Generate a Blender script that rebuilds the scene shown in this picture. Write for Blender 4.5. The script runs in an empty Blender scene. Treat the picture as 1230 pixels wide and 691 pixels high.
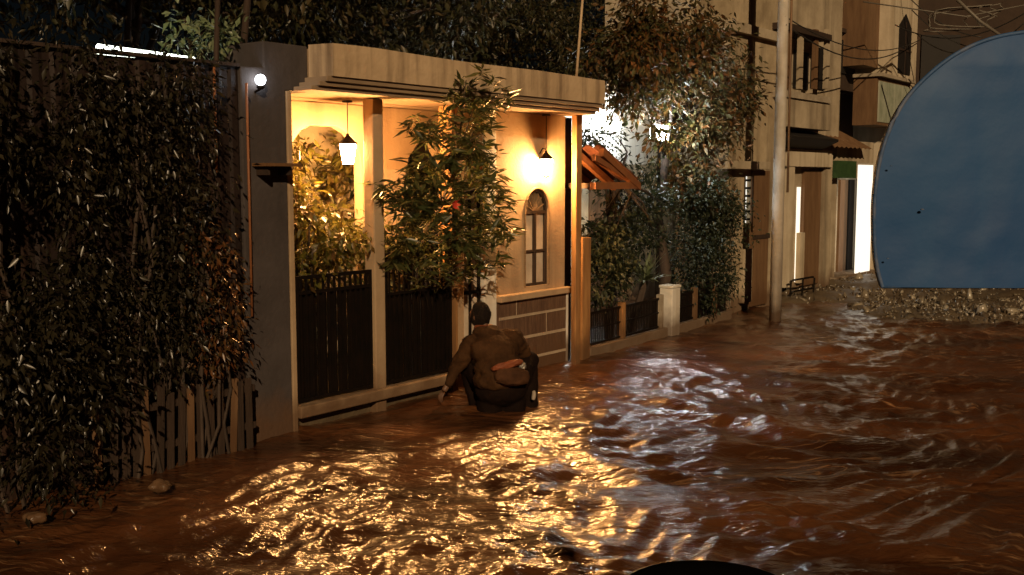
import bpy, bmesh, math, random
import numpy as np
from mathutils import noise as mn
from mathutils import Vector, Matrix, Euler

C = bpy.context.scene
COL = C.collection
R = math.radians
rng = np.random.default_rng(7)
random.seed(7)

# ------------------------------------------------------------------ camera maths
F, H = 1250.0, 2.1
PITCH = math.atan(130.5 / F)
CP, SP = math.cos(PITCH), math.sin(PITCH)

def ray(px, py):
    x = (px - 615) / F; y = (345.5 - py) / F
    return x, CP + y * SP, -SP + y * CP

def G(px, py, z=0.0):
    d = ray(px, py); t = (z - H) / d[2]
    return Vector((d[0] * t, d[1] * t, z))

def D(px, py, Y):
    d = ray(px, py); t = Y / d[1]
    return Vector((d[0] * t, Y, H + d[2] * t))

# the left side of the street: s runs along it away from the camera, o out into the street
AX, AY = -1.857, 8.656
ANG = R(38)
UX, UY = math.sin(ANG), math.cos(ANG)
NX, NY = math.cos(ANG), -math.sin(ANG)
STREET_ROT = R(90) - ANG

def W(s, o, z):
    return (AX + UX * s + NX * o, AY + UY * s + NY * o, z)

def S(px, py, o=0.0):
    d = ray(px, py)
    t = (o + AX * NX + AY * NY) / (d[0] * NX + d[1] * NY)
    x, y = d[0] * t, d[1] * t
    return (x - AX) * UX + (y - AY) * UY, H + d[2] * t

# ------------------------------------------------------------------ object helpers
def thing(name, label, cat, loc=(0, 0, 0), rotz=0.0, group=None):
    o = bpy.data.objects.new(name, None); COL.objects.link(o)
    o.empty_display_size = 0.2
    o.location = loc; o.rotation_euler = (0, 0, rotz)
    o['label'] = label; o['category'] = cat
    if group: o['group'] = group
    return o

def root_matrix(o):
    while o.parent is not None: o = o.parent
    return Matrix.Translation(Vector(o.location)) @ Euler(o.rotation_euler).to_matrix().to_4x4()

def link(name, mesh, mats, parent=None, loc=None, rotz=0.0, label=None, cat=None, group=None, kind=None):
    """mesh is in world coordinates; it is moved into its thing's frame"""
    ob = bpy.data.objects.new(name, mesh); COL.objects.link(ob)
    if mats is not None:
        for m in (mats if isinstance(mats, (list, tuple)) else [mats]): mesh.materials.append(m)
    if parent is not None:
        ob.parent = parent
        mesh.transform(root_matrix(parent).inverted())
    elif loc is not None:
        ob.location = loc; ob.rotation_euler = (0, 0, rotz)
        mesh.transform((Matrix.Translation(Vector(loc)) @ Euler((0, 0, rotz)).to_matrix().to_4x4()).inverted())
    if label: ob['label'] = label
    if cat: ob['category'] = cat
    if group: ob['group'] = group
    if kind: ob['kind'] = kind
    return ob

class MB:
    def __init__(self): self.v = []; self.f = []; self.mi = []; self.cur = 0
    def face(self, idx): self.f.append(tuple(idx)); self.mi.append(self.cur)
    def hexa(self, p):
        b = len(self.v); self.v += [tuple(q) for q in p]
        for q in ((0, 3, 2, 1), (4, 5, 6, 7), (0, 1, 5, 4), (1, 2, 6, 5), (2, 3, 7, 6), (3, 0, 4, 7)):
            self.face([b + i for i in q])
    def fbox(self, s0, s1, o0, o1, z0, z1, j=0.0):
        r = lambda: random.uniform(-j, j)
        self.hexa([W(s0 + r(), o0 + r(), z0 + r()), W(s0 + r(), o1 + r(), z0 + r()), W(s1 + r(), o1 + r(), z0 + r()), W(s1 + r(), o0 + r(), z0 + r()),
                   W(s0 + r(), o0 + r(), z1 + r()), W(s0 + r(), o1 + r(), z1 + r()), W(s1 + r(), o1 + r(), z1 + r()), W(s1 + r(), o0 + r(), z1 + r())])
    def box(self, x0, x1, y0, y1, z0, z1):
        self.hexa([(x0, y0, z0), (x1, y0, z0), (x1, y1, z0), (x0, y1, z0), (x0, y0, z1), (x1, y0, z1), (x1, y1, z1), (x0, y1, z1)])
    def prism(self, poly, o0, o1):
        """polygon of (s, z), extruded from o0 to o1"""
        n = len(poly); b = len(self.v)
        self.v += [W(s, o1, z) for s, z in poly] + [W(s, o0, z) for s, z in poly]
        self.face(range(b, b + n)); self.face(range(b + 2 * n - 1, b + n - 1, -1))
        for i in range(n):
            k = (i + 1) % n
            self.face((b + i, b + n + i, b + n + k, b + k))
    def prism_vec(self, pts, off):
        n = len(pts); b = len(self.v); off = Vector(off)
        self.v += [tuple(p) for p in pts] + [tuple(Vector(p) + off) for p in pts]
        self.face(range(b, b + n)); self.face(range(b + 2 * n - 1, b + n - 1, -1))
        for i in range(n):
            k = (i + 1) % n
            self.face((b + i, b + n + i, b + n + k, b + k))
    def tube(self, pts, r, n=8, caps=True):
        pts = [Vector(p) for p in pts]
        rs = r if isinstance(r, (list, tuple)) else [r] * len(pts)
        b = len(self.v)
        for i, p in enumerate(pts):
            d = (pts[min(i + 1, len(pts) - 1)] - pts[max(i - 1, 0)]).normalized()
            a = d.cross(Vector((0.31, 0.17, 0.93)) if abs(d.z) < 0.9 else Vector((1, 0.1, 0))).normalized()
            c = d.cross(a)
            for k in range(n):
                t = 2 * math.pi * k / n
                self.v.append(tuple(p + (a * math.cos(t) + c * math.sin(t)) * rs[i]))
        for i in range(len(pts) - 1):
            for k in range(n):
                k2 = (k + 1) % n
                self.face((b + i * n + k, b + i * n + k2, b + (i + 1) * n + k2, b + (i + 1) * n + k))
        if caps:
            self.face(range(b + n - 1, b - 1, -1))
            e = b + (len(pts) - 1) * n
            self.face(range(e, e + n))
    def lathe(self, prof, centre, n=24, sx=1.0, sy=1.0):
        """prof: (radius, z) pairs"""
        c = Vector(centre); b = len(self.v)
        for r, z in prof:
            for k in range(n):
                t = 2 * math.pi * k / n
                self.v.append((c.x + r * math.cos(t) * sx, c.y + r * math.sin(t) * sy, c.z + z))
        for i in range(len(prof) - 1):
            for k in range(n):
                k2 = (k + 1) % n
                self.face((b + i * n + k, b + i * n + k2, b + (i + 1) * n + k2, b + (i + 1) * n + k))
        self.face(range(b + n - 1, b - 1, -1))
        e = b + (len(prof) - 1) * n
        self.face(range(e, e + n))
    def grid(self, P):
        """P: rows of points"""
        b = len(self.v); nr, nc = len(P), len(P[0])
        for row in P: self.v += [tuple(p) for p in row]
        for i in range(nr - 1):
            for k in range(nc - 1):
                self.face((b + i * nc + k, b + i * nc + k + 1, b + (i + 1) * nc + k + 1, b + (i + 1) * nc + k))
    def mesh(self, name, smooth=False, bevel=0.0):
        me = bpy.data.meshes.new(name)
        me.from_pydata(self.v, [], self.f)
        if any(self.mi): me.polygons.foreach_set('material_index', self.mi)
        me.update()
        bm = bmesh.new(); bm.from_mesh(me)
        bmesh.ops.recalc_face_normals(bm, faces=bm.faces)
        if bevel > 0:
            es = [e for e in bm.edges if len(e.link_faces) == 2 and e.calc_face_angle(0) > 0.6]
            bmesh.ops.bevel(bm, geom=es, offset=bevel, segments=2, profile=0.6, affect='EDGES', clamp_overlap=True)
        bm.to_mesh(me); bm.free()
        if smooth: me.polygons.foreach_set('use_smooth', [True] * len(me.polygons))
        return me
    def build(self, name, mats, parent=None, smooth=False, bevel=0.0, **k):
        return link(name, self.mesh(name, smooth, bevel), mats, parent, **k)

# ------------------------------------------------------------------ materials
def mat(name, c1, c2=None, scale=4.0, rough=0.7, bump=0.15, bscale=25.0, spec=0.4, stretch=(1, 1, 1), metal=0.0,
        streak=None, streak_scale=3.0, lo=0.35, hi=0.65, rough2=None, tide=None):
    m = bpy.data.materials.new(name); m.use_nodes = True
    nt = m.node_tree; N = nt.nodes; L = nt.links
    b = N['Principled BSDF']
    b.inputs['Roughness'].default_value = rough
    b.inputs['Specular IOR Level'].default_value = spec
    b.inputs['Metallic'].default_value = metal
    tc = N.new('ShaderNodeTexCoord'); mp = N.new('ShaderNodeMapping'); mp.inputs['Scale'].default_value = stretch
    L.new(tc.outputs['Object'], mp.inputs['Vector'])
    nz = N.new('ShaderNodeTexNoise'); nz.inputs['Scale'].default_value = scale; nz.inputs['Detail'].default_value = 7; nz.inputs['Roughness'].default_value = 0.65
    L.new(mp.outputs['Vector'], nz.inputs['Vector'])
    cr = N.new('ShaderNodeValToRGB')
    cr.color_ramp.elements[0].position = lo; cr.color_ramp.elements[1].position = hi
    c2 = c2 or tuple(x * 0.7 for x in c1)
    cr.color_ramp.elements[0].color = (*c1, 1); cr.color_ramp.elements[1].color = (*c2, 1)
    L.new(nz.outputs['Fac'], cr.inputs['Fac'])
    out = cr.outputs['Color']
    if streak:
        mp2 = N.new('ShaderNodeMapping'); mp2.inputs['Scale'].default_value = (streak_scale, streak_scale, streak_scale * 0.09)
        L.new(tc.outputs['Object'], mp2.inputs['Vector'])
        n2 = N.new('ShaderNodeTexNoise'); n2.inputs['Scale'].default_value = 2.2; n2.inputs['Detail'].default_value = 5
        L.new(mp2.outputs['Vector'], n2.inputs['Vector'])
        r2 = N.new('ShaderNodeValToRGB'); r2.color_ramp.elements[0].position = 0.48; r2.color_ramp.elements[1].position = 0.72
        r2.color_ramp.elements[0].color = (0, 0, 0, 1); r2.color_ramp.elements[1].color = (0.85, 0.85, 0.85, 1)
        L.new(n2.outputs['Fac'], r2.inputs['Fac'])
        mx = N.new('ShaderNodeMix'); mx.data_type = 'RGBA'
        L.new(r2.outputs['Color'], mx.inputs['Factor']); L.new(out, mx.inputs['A']); mx.inputs['B'].default_value = (*streak, 1)
        out = mx.outputs['Result']
    if tide:
        # silt line left by the flood, uneven along its edge
        sx = N.new('ShaderNodeSeparateXYZ'); L.new(tc.outputs['Object'], sx.inputs['Vector'])
        n3 = N.new('ShaderNodeTexNoise'); n3.inputs['Scale'].default_value = 5; n3.inputs['Detail'].default_value = 6; L.new(tc.outputs['Object'], n3.inputs['Vector'])
        am = N.new('ShaderNodeMath'); am.operation = 'MULTIPLY_ADD'; am.inputs[1].default_value = -0.42; L.new(n3.outputs['Fac'], am.inputs[0]); L.new(sx.outputs['Z'], am.inputs[2])
        tm_ = N.new('ShaderNodeMapRange'); tm_.inputs['From Min'].default_value = -0.10; tm_.inputs['From Max'].default_value = 0.16; tm_.inputs['To Min'].default_value = 0.8; tm_.inputs['To Max'].default_value = 0.0
        L.new(am.outputs[0], tm_.inputs['Value'])
        m3 = N.new('ShaderNodeMix'); m3.data_type = 'RGBA'; L.new(tm_.outputs['Result'], m3.inputs['Factor']); L.new(out, m3.inputs['A']); m3.inputs['B'].default_value = (*tide, 1)
        out = m3.outputs['Result']
    L.new(out, b.inputs['Base Color'])
    if bump:
        nb = N.new('ShaderNodeTexNoise'); nb.inputs['Scale'].default_value = bscale; nb.inputs['Detail'].default_value = 6
        L.new(mp.outputs['Vector'], nb.inputs['Vector'])
        bp = N.new('ShaderNodeBump'); bp.inputs['Strength'].default_value = bump; bp.inputs['Distance'].default_value = 0.02
        L.new(nb.outputs['Fac'], bp.inputs['Height']); L.new(bp.outputs['Normal'], b.inputs['Normal'])
    if rough2 is not None:
        mr = N.new('ShaderNodeMapRange'); mr.inputs['To Min'].default_value = rough; mr.inputs['To Max'].default_value = rough2
        L.new(nz.outputs['Fac'], mr.inputs['Value']); L.new(mr.outputs['Result'], b.inputs['Roughness'])
    return m

def glow(name, col, strength):
    m = bpy.data.materials.new(name); m.use_nodes = True
    b = m.node_tree.nodes['Principled BSDF']
    b.inputs['Base Color'].default_value = (*[min(1, c) * 0.8 for c in col], 1)
    b.inputs['Emission Color'].default_value = (*col, 1); b.inputs['Emission Strength'].default_value = strength
    b.inputs['Roughness'].default_value = 0.3
    return m

def leafmat(name, a, b_, c, rough=0.38, trans=0.25):
    """per-leaf colour between three tints"""
    m = bpy.data.materials.new(name); m.use_nodes = True
    nt = m.node_tree; N = nt.nodes; L = nt.links
    p = N['Principled BSDF']
    p.inputs['Roughness'].default_value = rough; p.inputs['Specular IOR Level'].default_value = 0.5
    g = N.new('ShaderNodeNewGeometry'); cr = N.new('ShaderNodeValToRGB')
    cr.color_ramp.elements[0].color = (*a, 1); cr.color_ramp.elements[1].color = (*c, 1)
    e = cr.color_ramp.elements.new(0.5); e.color = (*b_, 1)
    L.new(g.outputs['Random Per Island'], cr.inputs['Fac']); L.new(cr.outputs['Color'], p.inputs['Base Color'])
    tr = N.new('ShaderNodeBsdfTranslucent'); L.new(cr.outputs['Color'], tr.inputs['Color'])
    mx = N.new('ShaderNodeMixShader'); mx.inputs['Fac'].default_value = trans
    L.new(p.outputs['BSDF'], mx.inputs[1]); L.new(tr.outputs['BSDF'], mx.inputs[2])
    L.new(mx.outputs['Shader'], N['Material Output'].inputs['Surface'])
    return m

M = {}
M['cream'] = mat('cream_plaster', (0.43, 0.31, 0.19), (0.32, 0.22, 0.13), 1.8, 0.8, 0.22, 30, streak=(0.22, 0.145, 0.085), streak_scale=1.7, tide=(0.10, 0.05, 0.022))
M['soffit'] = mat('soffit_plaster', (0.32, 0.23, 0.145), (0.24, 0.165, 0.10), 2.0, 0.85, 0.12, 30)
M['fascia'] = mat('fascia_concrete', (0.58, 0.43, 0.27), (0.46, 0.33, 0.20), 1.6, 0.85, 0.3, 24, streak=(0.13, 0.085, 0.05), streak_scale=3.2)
M['pillar'] = mat('grey_plaster', (0.070, 0.058, 0.056), (0.046, 0.037, 0.035), 2.0, 0.85, 0.25, 22, streak=(0.033, 0.028, 0.026), streak_scale=2, tide=(0.10, 0.05, 0.022))
M['iron'] = mat('black_iron', (0.005, 0.004, 0.003), (0.010, 0.006, 0.004), 8, 0.5, 0.1, 60, spec=0.2)
M['wood'] = mat('orange_wood', (0.42, 0.22, 0.08), (0.26, 0.12, 0.04), 3.5, 0.65, 0.25, 18, stretch=(4, 4, 0.5), streak=(0.14, 0.07, 0.03), streak_scale=4, tide=(0.10, 0.05, 0.022))
M['darkwood'] = mat('dark_wood', (0.05, 0.03, 0.02), (0.025, 0.015, 0.01), 4, 0.7, 0.3, 18, stretch=(4, 4, 0.5))
M['tile_panel'] = mat('brown_tile', (0.15, 0.085, 0.05), (0.08, 0.042, 0.026), 9, 0.7, 0.4, 30, stretch=(3, 3, 0.45), tide=(0.10, 0.05, 0.022))
M['mortar'] = mat('pale_mortar', (0.42, 0.33, 0.23), (0.3, 0.22, 0.15), 6, 0.85, 0.3, 40)
M['sheet'] = mat('dark_sheet', (0.022, 0.012, 0.009), (0.012, 0.007, 0.006), 1.6, 0.6, 0.2, 20, streak=(0.06, 0.032, 0.02), streak_scale=2)
M['bark'] = mat('bark', (0.06, 0.04, 0.028), (0.03, 0.02, 0.014), 7, 0.85, 0.6, 22, stretch=(1, 1, 0.3))
M['redtile'] = mat('red_tile', (0.13, 0.045, 0.026), (0.07, 0.028, 0.018), 6, 0.7, 0.3, 25)
M['rafter'] = mat('rafter_wood', (0.27, 0.105, 0.038), (0.18, 0.066, 0.025), 4, 0.6, 0.2, 20)
M['white'] = mat('white_paint', (0.78, 0.76, 0.7), (0.62, 0.58, 0.5), 1.5, 0.7, 0.12, 30, streak=(0.42, 0.36, 0.27), streak_scale=2, tide=(0.10, 0.05, 0.022))
M['kerb'] = mat('kerb_stone', (0.42, 0.36, 0.27), (0.26, 0.21, 0.15), 5, 0.8, 0.35, 25, tide=(0.10, 0.05, 0.022))
M['tan'] = mat('stained_wall', (0.48, 0.39, 0.26), (0.27, 0.21, 0.13), 1.8, 0.85, 0.4, 14, streak=(0.11, 0.08, 0.05), streak_scale=1.6, tide=(0.10, 0.05, 0.022))
M['tan2'] = mat('tan_plaster', (0.49, 0.41, 0.29), (0.31, 0.25, 0.17), 1.6, 0.85, 0.25, 16, streak=(0.13, 0.10, 0.065), streak_scale=1.5, tide=(0.10, 0.05, 0.022))
M['brownwall'] = mat('brown_wall', (0.05, 0.03, 0.018), (0.028, 0.016, 0.01), 1.2, 0.85, 0.35, 12, streak=(0.03, 0.017, 0.01), streak_scale=1.2)
M['towerwall'] = mat('tower_wall', (0.60, 0.52, 0.39), (0.46, 0.39, 0.28), 1.6, 0.85, 0.2, 16, streak=(0.22, 0.16, 0.09), streak_scale=1.6)
M['browndoor'] = mat('brown_door', (0.19, 0.11, 0.055), (0.12, 0.065, 0.032), 3, 0.6, 0.15, 20, stretch=(3, 3, 0.5), tide=(0.10, 0.05, 0.022))
M['picket'] = mat('weathered_picket', (0.05, 0.03, 0.019), (0.028, 0.017, 0.011), 4, 0.8, 0.3, 20, stretch=(4, 4, .5))
M['dark'] = mat('dark_opening', (0.012, 0.009, 0.007), (0.008, 0.006, 0.005), 4, 0.7, 0.1)
M['concrete'] = mat('pole_concrete', (0.50, 0.46, 0.40), (0.36, 0.32, 0.26), 3, 0.8, 0.2, 30, streak=(0.22, 0.17, 0.12), streak_scale=3, tide=(0.10, 0.05, 0.022))
M['hoodbrown'] = mat('hood_brown', (0.26, 0.17, 0.09), (0.16, 0.10, 0.05), 6, 0.8, 0.3, 30)
M['greenglass'] = mat('pale_green_glass', (0.42, 0.46, 0.36), (0.26, 0.30, 0.22), 2.5, 0.2, 0.05, 10, streak=(0.55, 0.56, 0.47), streak_scale=2)
M['greenawning'] = mat('green_awning', (0.04, 0.09, 0.03), (0.02, 0.05, 0.018), 6, 0.6, 0.2, 20)
M['steel'] = mat('steel', (0.24, 0.22, 0.2), (0.14, 0.12, 0.1), 8, 0.4, 0.1, 40, metal=0.6)
M['wire'] = mat('cable', (0.03, 0.028, 0.025), None, 8, 0.5, 0.0)
M['palewire'] = mat('pale_cable', (0.17, 0.15, 0.12), None, 8, 0.5, 0.0)
M['blue'] = mat('blue_paint', (0.006, 0.056, 0.185), (0.010, 0.070, 0.205), 3.5, 0.5, 0.3, 5, spec=0.4, rough2=0.66, streak=(0.011, 0.075, 0.21), streak_scale=7)
M['bluerim'] = mat('blue_rim_worn', (0.035, 0.09, 0.21), (0.16, 0.17, 0.21), 14, 0.6, 0.3, 30, lo=0.45, hi=0.7)
M['black'] = mat('black_plastic', (0.004, 0.004, 0.0045), (0.006, 0.006, 0.006), 5, 0.9, 0.1, 30, spec=0.0)
M['blackgloss'] = mat('black_rim', (0.012, 0.012, 0.013), (0.02, 0.02, 0.02), 20, 0.45, 0.2, 60, spec=0.3)
M['rubble'] = leafmat('wet_rubble', (0.06, 0.042, 0.025), (0.11, 0.085, 0.055), (0.30, 0.26, 0.19), 0.22, 0.0)
M['soil'] = mat('wet_soil', (0.13, 0.095, 0.055), (0.07, 0.05, 0.03), 3, 0.5, 0.5, 18)
M['skin'] = mat('skin', (0.13, 0.065, 0.036), (0.10, 0.05, 0.028), 8, 0.5, 0.05)
M['hair'] = mat('hair', (0.008, 0.005, 0.004), (0.018, 0.011, 0.007), 30, 0.75, 0.9, 120, spec=0.12, stretch=(1, 1, 0.3))
M['jacket'] = mat('olive_jacket', (0.068, 0.032, 0.013), (0.028, 0.013, 0.006), 5, 0.9, 1.0, 13, spec=0.1)
M['trousers'] = mat('dark_trousers', (0.012, 0.006, 0.004), (0.007, 0.004, 0.003), 7, 0.9, 0.45, 12, spec=0.08)
M['orange'] = mat('orange_fabric', (0.22, 0.055, 0.015), (0.12, 0.03, 0.010), 6, 0.7, 0.35, 16)
M['bagbrown'] = mat('bag_brown', (0.085, 0.038, 0.018), (0.04, 0.018, 0.009), 7, 0.85, 0.6, 16, spec=0.1)
M['shoe'] = mat('shoe_white', (0.4, 0.34, 0.27), (0.3, 0.25, 0.2), 8, 0.5, 0.1)
M['bagwhite'] = mat('pale_plastic', (0.15, 0.085, 0.045), (0.09, 0.05, 0.026), 9, 0.3, 0.5, 14)
M['lampglass'] = glow('lamp_glass_warm', (1.0, 0.48, 0.15), 1200.0)
M['lampcool'] = glow('lamp_cool', (0.90, 0.96, 0.98), 340.0)
M['globecool'] = glow('globe_cool', (0.88, 0.94, 1.0), 14.0)
M['tubecool'] = glow('tube_cool', (0.93, 1.0, 0.86), 5.0)
M['litwindow'] = glow('lit_window', (1.0, 0.95, 0.82), 0.85)
M['columnglow'] = glow('glowing_column', (1.0, 0.96, 0.84), 0.85)  # added glow for the white column, which is no lamp
M['doorglass'] = mat('door_glass', (0.62, 0.52, 0.40), (0.45, 0.36, 0.27), 5, 0.25, 0.0)

M['leaf_dark'] = leafmat('leaf_dark', (0.012, 0.010, 0.006), (0.021, 0.018, 0.009), (0.042, 0.034, 0.018), 0.33)
M['leaf_tree'] = leafmat('leaf_tree', (0.026, 0.028, 0.011), (0.045, 0.042, 0.016), (0.08, 0.055, 0.024), 0.45)
M['leaf_red'] = leafmat('leaf_red', (0.11, 0.035, 0.014), (0.07, 0.045, 0.016), (0.16, 0.065, 0.022), 0.35)
M['leaf_green'] = leafmat('leaf_green', (0.05, 0.06, 0.018), (0.08, 0.075, 0.022), (0.11, 0.105, 0.03), 0.4, 0.35)
M['leaf_shrub'] = leafmat('leaf_shrub', (0.034, 0.045, 0.014), (0.058, 0.066, 0.020), (0.10, 0.095, 0.032), 0.36, 0.3)
M['leaf_yellow'] = leafmat('leaf_yellow', (0.07, 0.07, 0.012), (0.13, 0.115, 0.02), (0.08, 0.045, 0.015), 0.4, 0.4)
M['leaf_orange'] = leafmat('leaf_orange', (0.04, 0.048, 0.015), (0.08, 0.06, 0.017), (0.17, 0.068, 0.018), 0.62, 0.35)
M['leaf_pale'] = leafmat('leaf_pale', (0.14, 0.19, 0.09), (0.2, 0.25, 0.13), (0.26, 0.29, 0.17), 0.4, 0.3)
M['leaf_bush'] = leafmat('leaf_bush', (0.012, 0.020, 0.008), (0.020, 0.029, 0.011), (0.032, 0.038, 0.015), 0.6)
M['flower'] = mat('red_flower', (0.6, 0.06, 0.03), (0.45, 0.05, 0.03), 9, 0.5, 0.1)

# water: opaque brown flood, glossy, with fine ripples and thin foam and painted crest light
def water_material():
    m = bpy.data.materials.new('muddy_water'); m.use_nodes = True
    nt = m.node_tree; N = nt.nodes; L = nt.links; b = N['Principled BSDF']
    b.inputs['IOR'].default_value = 1.45
    b.inputs['Coat Weight'].default_value = 0.4; b.inputs['Coat Roughness'].default_value = 0.28; b.inputs['Coat IOR'].default_value = 1.4
    b.inputs['Roughness'].default_value = 0.19
    tc = N.new('ShaderNodeTexCoord')
    def noise(sc, stretch, det=4, rot=0.0, dist=0.0):
        mp = N.new('ShaderNodeMapping'); mp.inputs['Scale'].default_value = stretch; mp.inputs['Rotation'].default_value = (0, 0, rot)
        L.new(tc.outputs['Object'], mp.inputs['Vector'])
        n = N.new('ShaderNodeTexNoise'); n.inputs['Scale'].default_value = sc; n.inputs['Detail'].default_value = det
        n.inputs['Distortion'].default_value = dist
        L.new(mp.outputs['Vector'], n.inputs['Vector']); return n.outputs['Fac']
    n1 = noise(6.0, (0.55, 1.25, 1), 3, R(-8), 0.6)
    n2 = noise(19.0, (0.6, 1.2, 1), 3, R(14), 0.4)
    ad = N.new('ShaderNodeMath'); ad.operation = 'MULTIPLY_ADD'; ad.inputs[1].default_value = 0.5
    L.new(n2, ad.inputs[0]); L.new(n1, ad.inputs[2])
    bp = N.new('ShaderNodeBump'); bp.inputs['Strength'].default_value = 1.0; bp.inputs['Distance'].default_value = 0.029
    L.new(ad.outputs[0], bp.inputs['Height']); L.new(bp.outputs['Normal'], b.inputs['Normal']); L.new(bp.outputs['Normal'], b.inputs['Coat Normal'])
    # silt colour
    cr = N.new('ShaderNodeValToRGB'); cr.color_ramp.elements[0].position = 0.35; cr.color_ramp.elements[1].position = 0.68
    cr.color_ramp.elements[0].color = (0.028, 0.010, 0.004, 1); cr.color_ramp.elements[1].color = (0.105, 0.040, 0.015, 1)
    L.new(noise(0.8, (0.5, 1.3, 1), 5, R(10)), cr.inputs['Fac'])
    # thin pale lines: foam, plus light on the crests put into the colour
    fa = noise(2.6, (0.35, 1.6, 1), 6, R(-6), 1.2)
    sub = N.new('ShaderNodeMath'); sub.operation = 'SUBTRACT'; sub.inputs[1].default_value = 0.5; L.new(fa, sub.inputs[0])
    ab = N.new('ShaderNodeMath'); ab.operation = 'ABSOLUTE'; L.new(sub.outputs[0], ab.inputs[0])
    fr = N.new('ShaderNodeMapRange'); fr.inputs['From Min'].default_value = 0.02; fr.inputs['From Max'].default_value = 0.0
    L.new(ab.outputs[0], fr.inputs['Value'])
    pm = N.new('ShaderNodeMapRange'); pm.inputs['From Min'].default_value = 0.44; pm.inputs['From Max'].default_value = 0.66
    L.new(noise(0.9, (0.6, 1.0, 1), 4, R(30)), pm.inputs['Value'])
    mu = N.new('ShaderNodeMath'); mu.operation = 'MULTIPLY'; L.new(fr.outputs['Result'], mu.inputs[0]); L.new(pm.outputs['Result'], mu.inputs[1])
    mx = N.new('ShaderNodeMix'); mx.data_type = 'RGBA'
    L.new(mu.outputs[0], mx.inputs['Factor']); L.new(cr.outputs['Color'], mx.inputs['A']); mx.inputs['B'].default_value = (0.30, 0.17, 0.085, 1)
    L.new(mx.outputs['Result'], b.inputs['Base Color'])
    return m
M['water'] = water_material()

# ------------------------------------------------------------------ setting: ground, water
def np_mesh(name, V, Q):
    me = bpy.data.meshes.new(name)
    me.vertices.add(len(V)); me.vertices.foreach_set('co', V.astype(np.float32).ravel())
    k = Q.shape[1]
    me.loops.add(Q.size); me.loops.foreach_set('vertex_index', Q.astype(np.int32).ravel())
    me.polygons.add(len(Q)); me.polygons.foreach_set('loop_start', np.arange(0, Q.size, k, dtype=np.int32))
    me.update(calc_edges=True); me.validate()
    return me

def grid_quads(nr, nc):
    i = np.arange(nr - 1)[:, None] * nc + np.arange(nc - 1)[None, :]
    return np.stack([i, i + 1, i + nc + 1, i + nc], -1).reshape(-1, 4)

def bank(x, y):
    """height of the rubble bank above the street bed, right and far"""
    h = np.zeros_like(x)
    for cx, cy, rx, ry, a in ((6.7, 16.9, 1.5, 1.5, 0.34), (8.2, 16.4, 1.6, 1.3, 0.42), (5.9, 19.3, 1.5, 1.9, 0.36), (9.6, 18.5, 3.0, 2.4, 0.45), (7.6, 20.5, 3.0, 2.2, 0.42), (4.9, 18.4, 0.7, 1.0, 0.32)):
        h = np.maximum(h, a * np.exp(-(((x - cx) / rx) ** 2 + ((y - cy) / ry) ** 2) ** 1.6))
    return h

xs = np.concatenate([np.linspace(-60, -9, 20), np.linspace(-8, 16, 240), np.linspace(17, 70, 20)])
ys = np.concatenate([np.linspace(-30, 0, 12), np.linspace(1, 26, 250), np.linspace(27, 140, 24)])
X, Y = np.meshgrid(xs, ys)
nzg = sum(0.02 * np.sin(X * k + 2.1 * k + 1.3 * np.sin(Y * k * .7)) * np.sin(Y * k * 1.1 + k) for k in (1.3, 2.7, 5.1, 8.3))
Z = -0.28 + bank(X, Y) * 1.0 + nzg * (bank(X, Y) > 0.05)
g = link('ground', np_mesh('ground', np.stack([X, Y, Z], -1).reshape(-1, 3), grid_quads(*X.shape)), M['soil'], kind='structure')
g['label'] = 'wet brown street bed rising out of the flood at far right'
for p in g.data.polygons: p.use_smooth = True

# flood water: crested, flowing waves
ysw = [1.0]
while ysw[-1] < 60: ysw.append(ysw[-1] + max(0.018, 0.0062 * ysw[-1]))
ysw = np.array([-12, -8, -4, -1] + ysw + [75, 95, 120])
xsw = np.concatenate([np.linspace(-60, -9, 12), np.arange(-8, 13, 0.032), np.linspace(13.5, 70, 14)])
X, Y = np.meshgrid(xsw, ysw)
rw = np.random.default_rng(22)
wx = X + 0.35 * np.sin(Y * 1.1 + 0.6 * X) + 0.16 * np.sin(2.7 * Y - 1.7 * X + 1)
wy = Y + 0.30 * np.sin(X * 1.3 - 0.5 * Y + 2) + 0.14 * np.sin(3.1 * X + 2.1 * Y)
Z = np.zeros_like(X)
for lam, amp, n, spread in ((2.4, 0.013, 4, 0.5), (1.1, 0.0095, 6, 0.7), (0.52, 0.0062, 9, 0.9), (0.24, 0.0044, 12, 1.1)):
    for _ in range(n):
        th = math.pi / 2 + rw.normal(0, spread) - 0.12
        k = 2 * math.pi / (lam * rw.uniform(0.75, 1.3))
        ph = (wx * math.cos(th) + wy * math.sin(th)) * k * 0.5 + rw.uniform(0, 6.28)
        Z += amp * rw.uniform(.6, 1.2) * (1 - 2 * np.abs(np.sin(ph)) ** 0.85)
# rougher in the middle of the street and to the right, calmer along the walls
o_ = (X - AX) * NX + (Y - AY) * NY
Z *= 0.42 + 0.58 * np.clip(o_ / 2.0, 0, 1)
me = np_mesh('water', np.stack([X, Y, Z], -1).reshape(-1, 3), grid_quads(*X.shape))
me.polygons.foreach_set('use_smooth', [True] * len(me.polygons))
w = link('water', me, M['water'], kind='structure')
w['label'] = 'brown rippling flood water filling the street'

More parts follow.
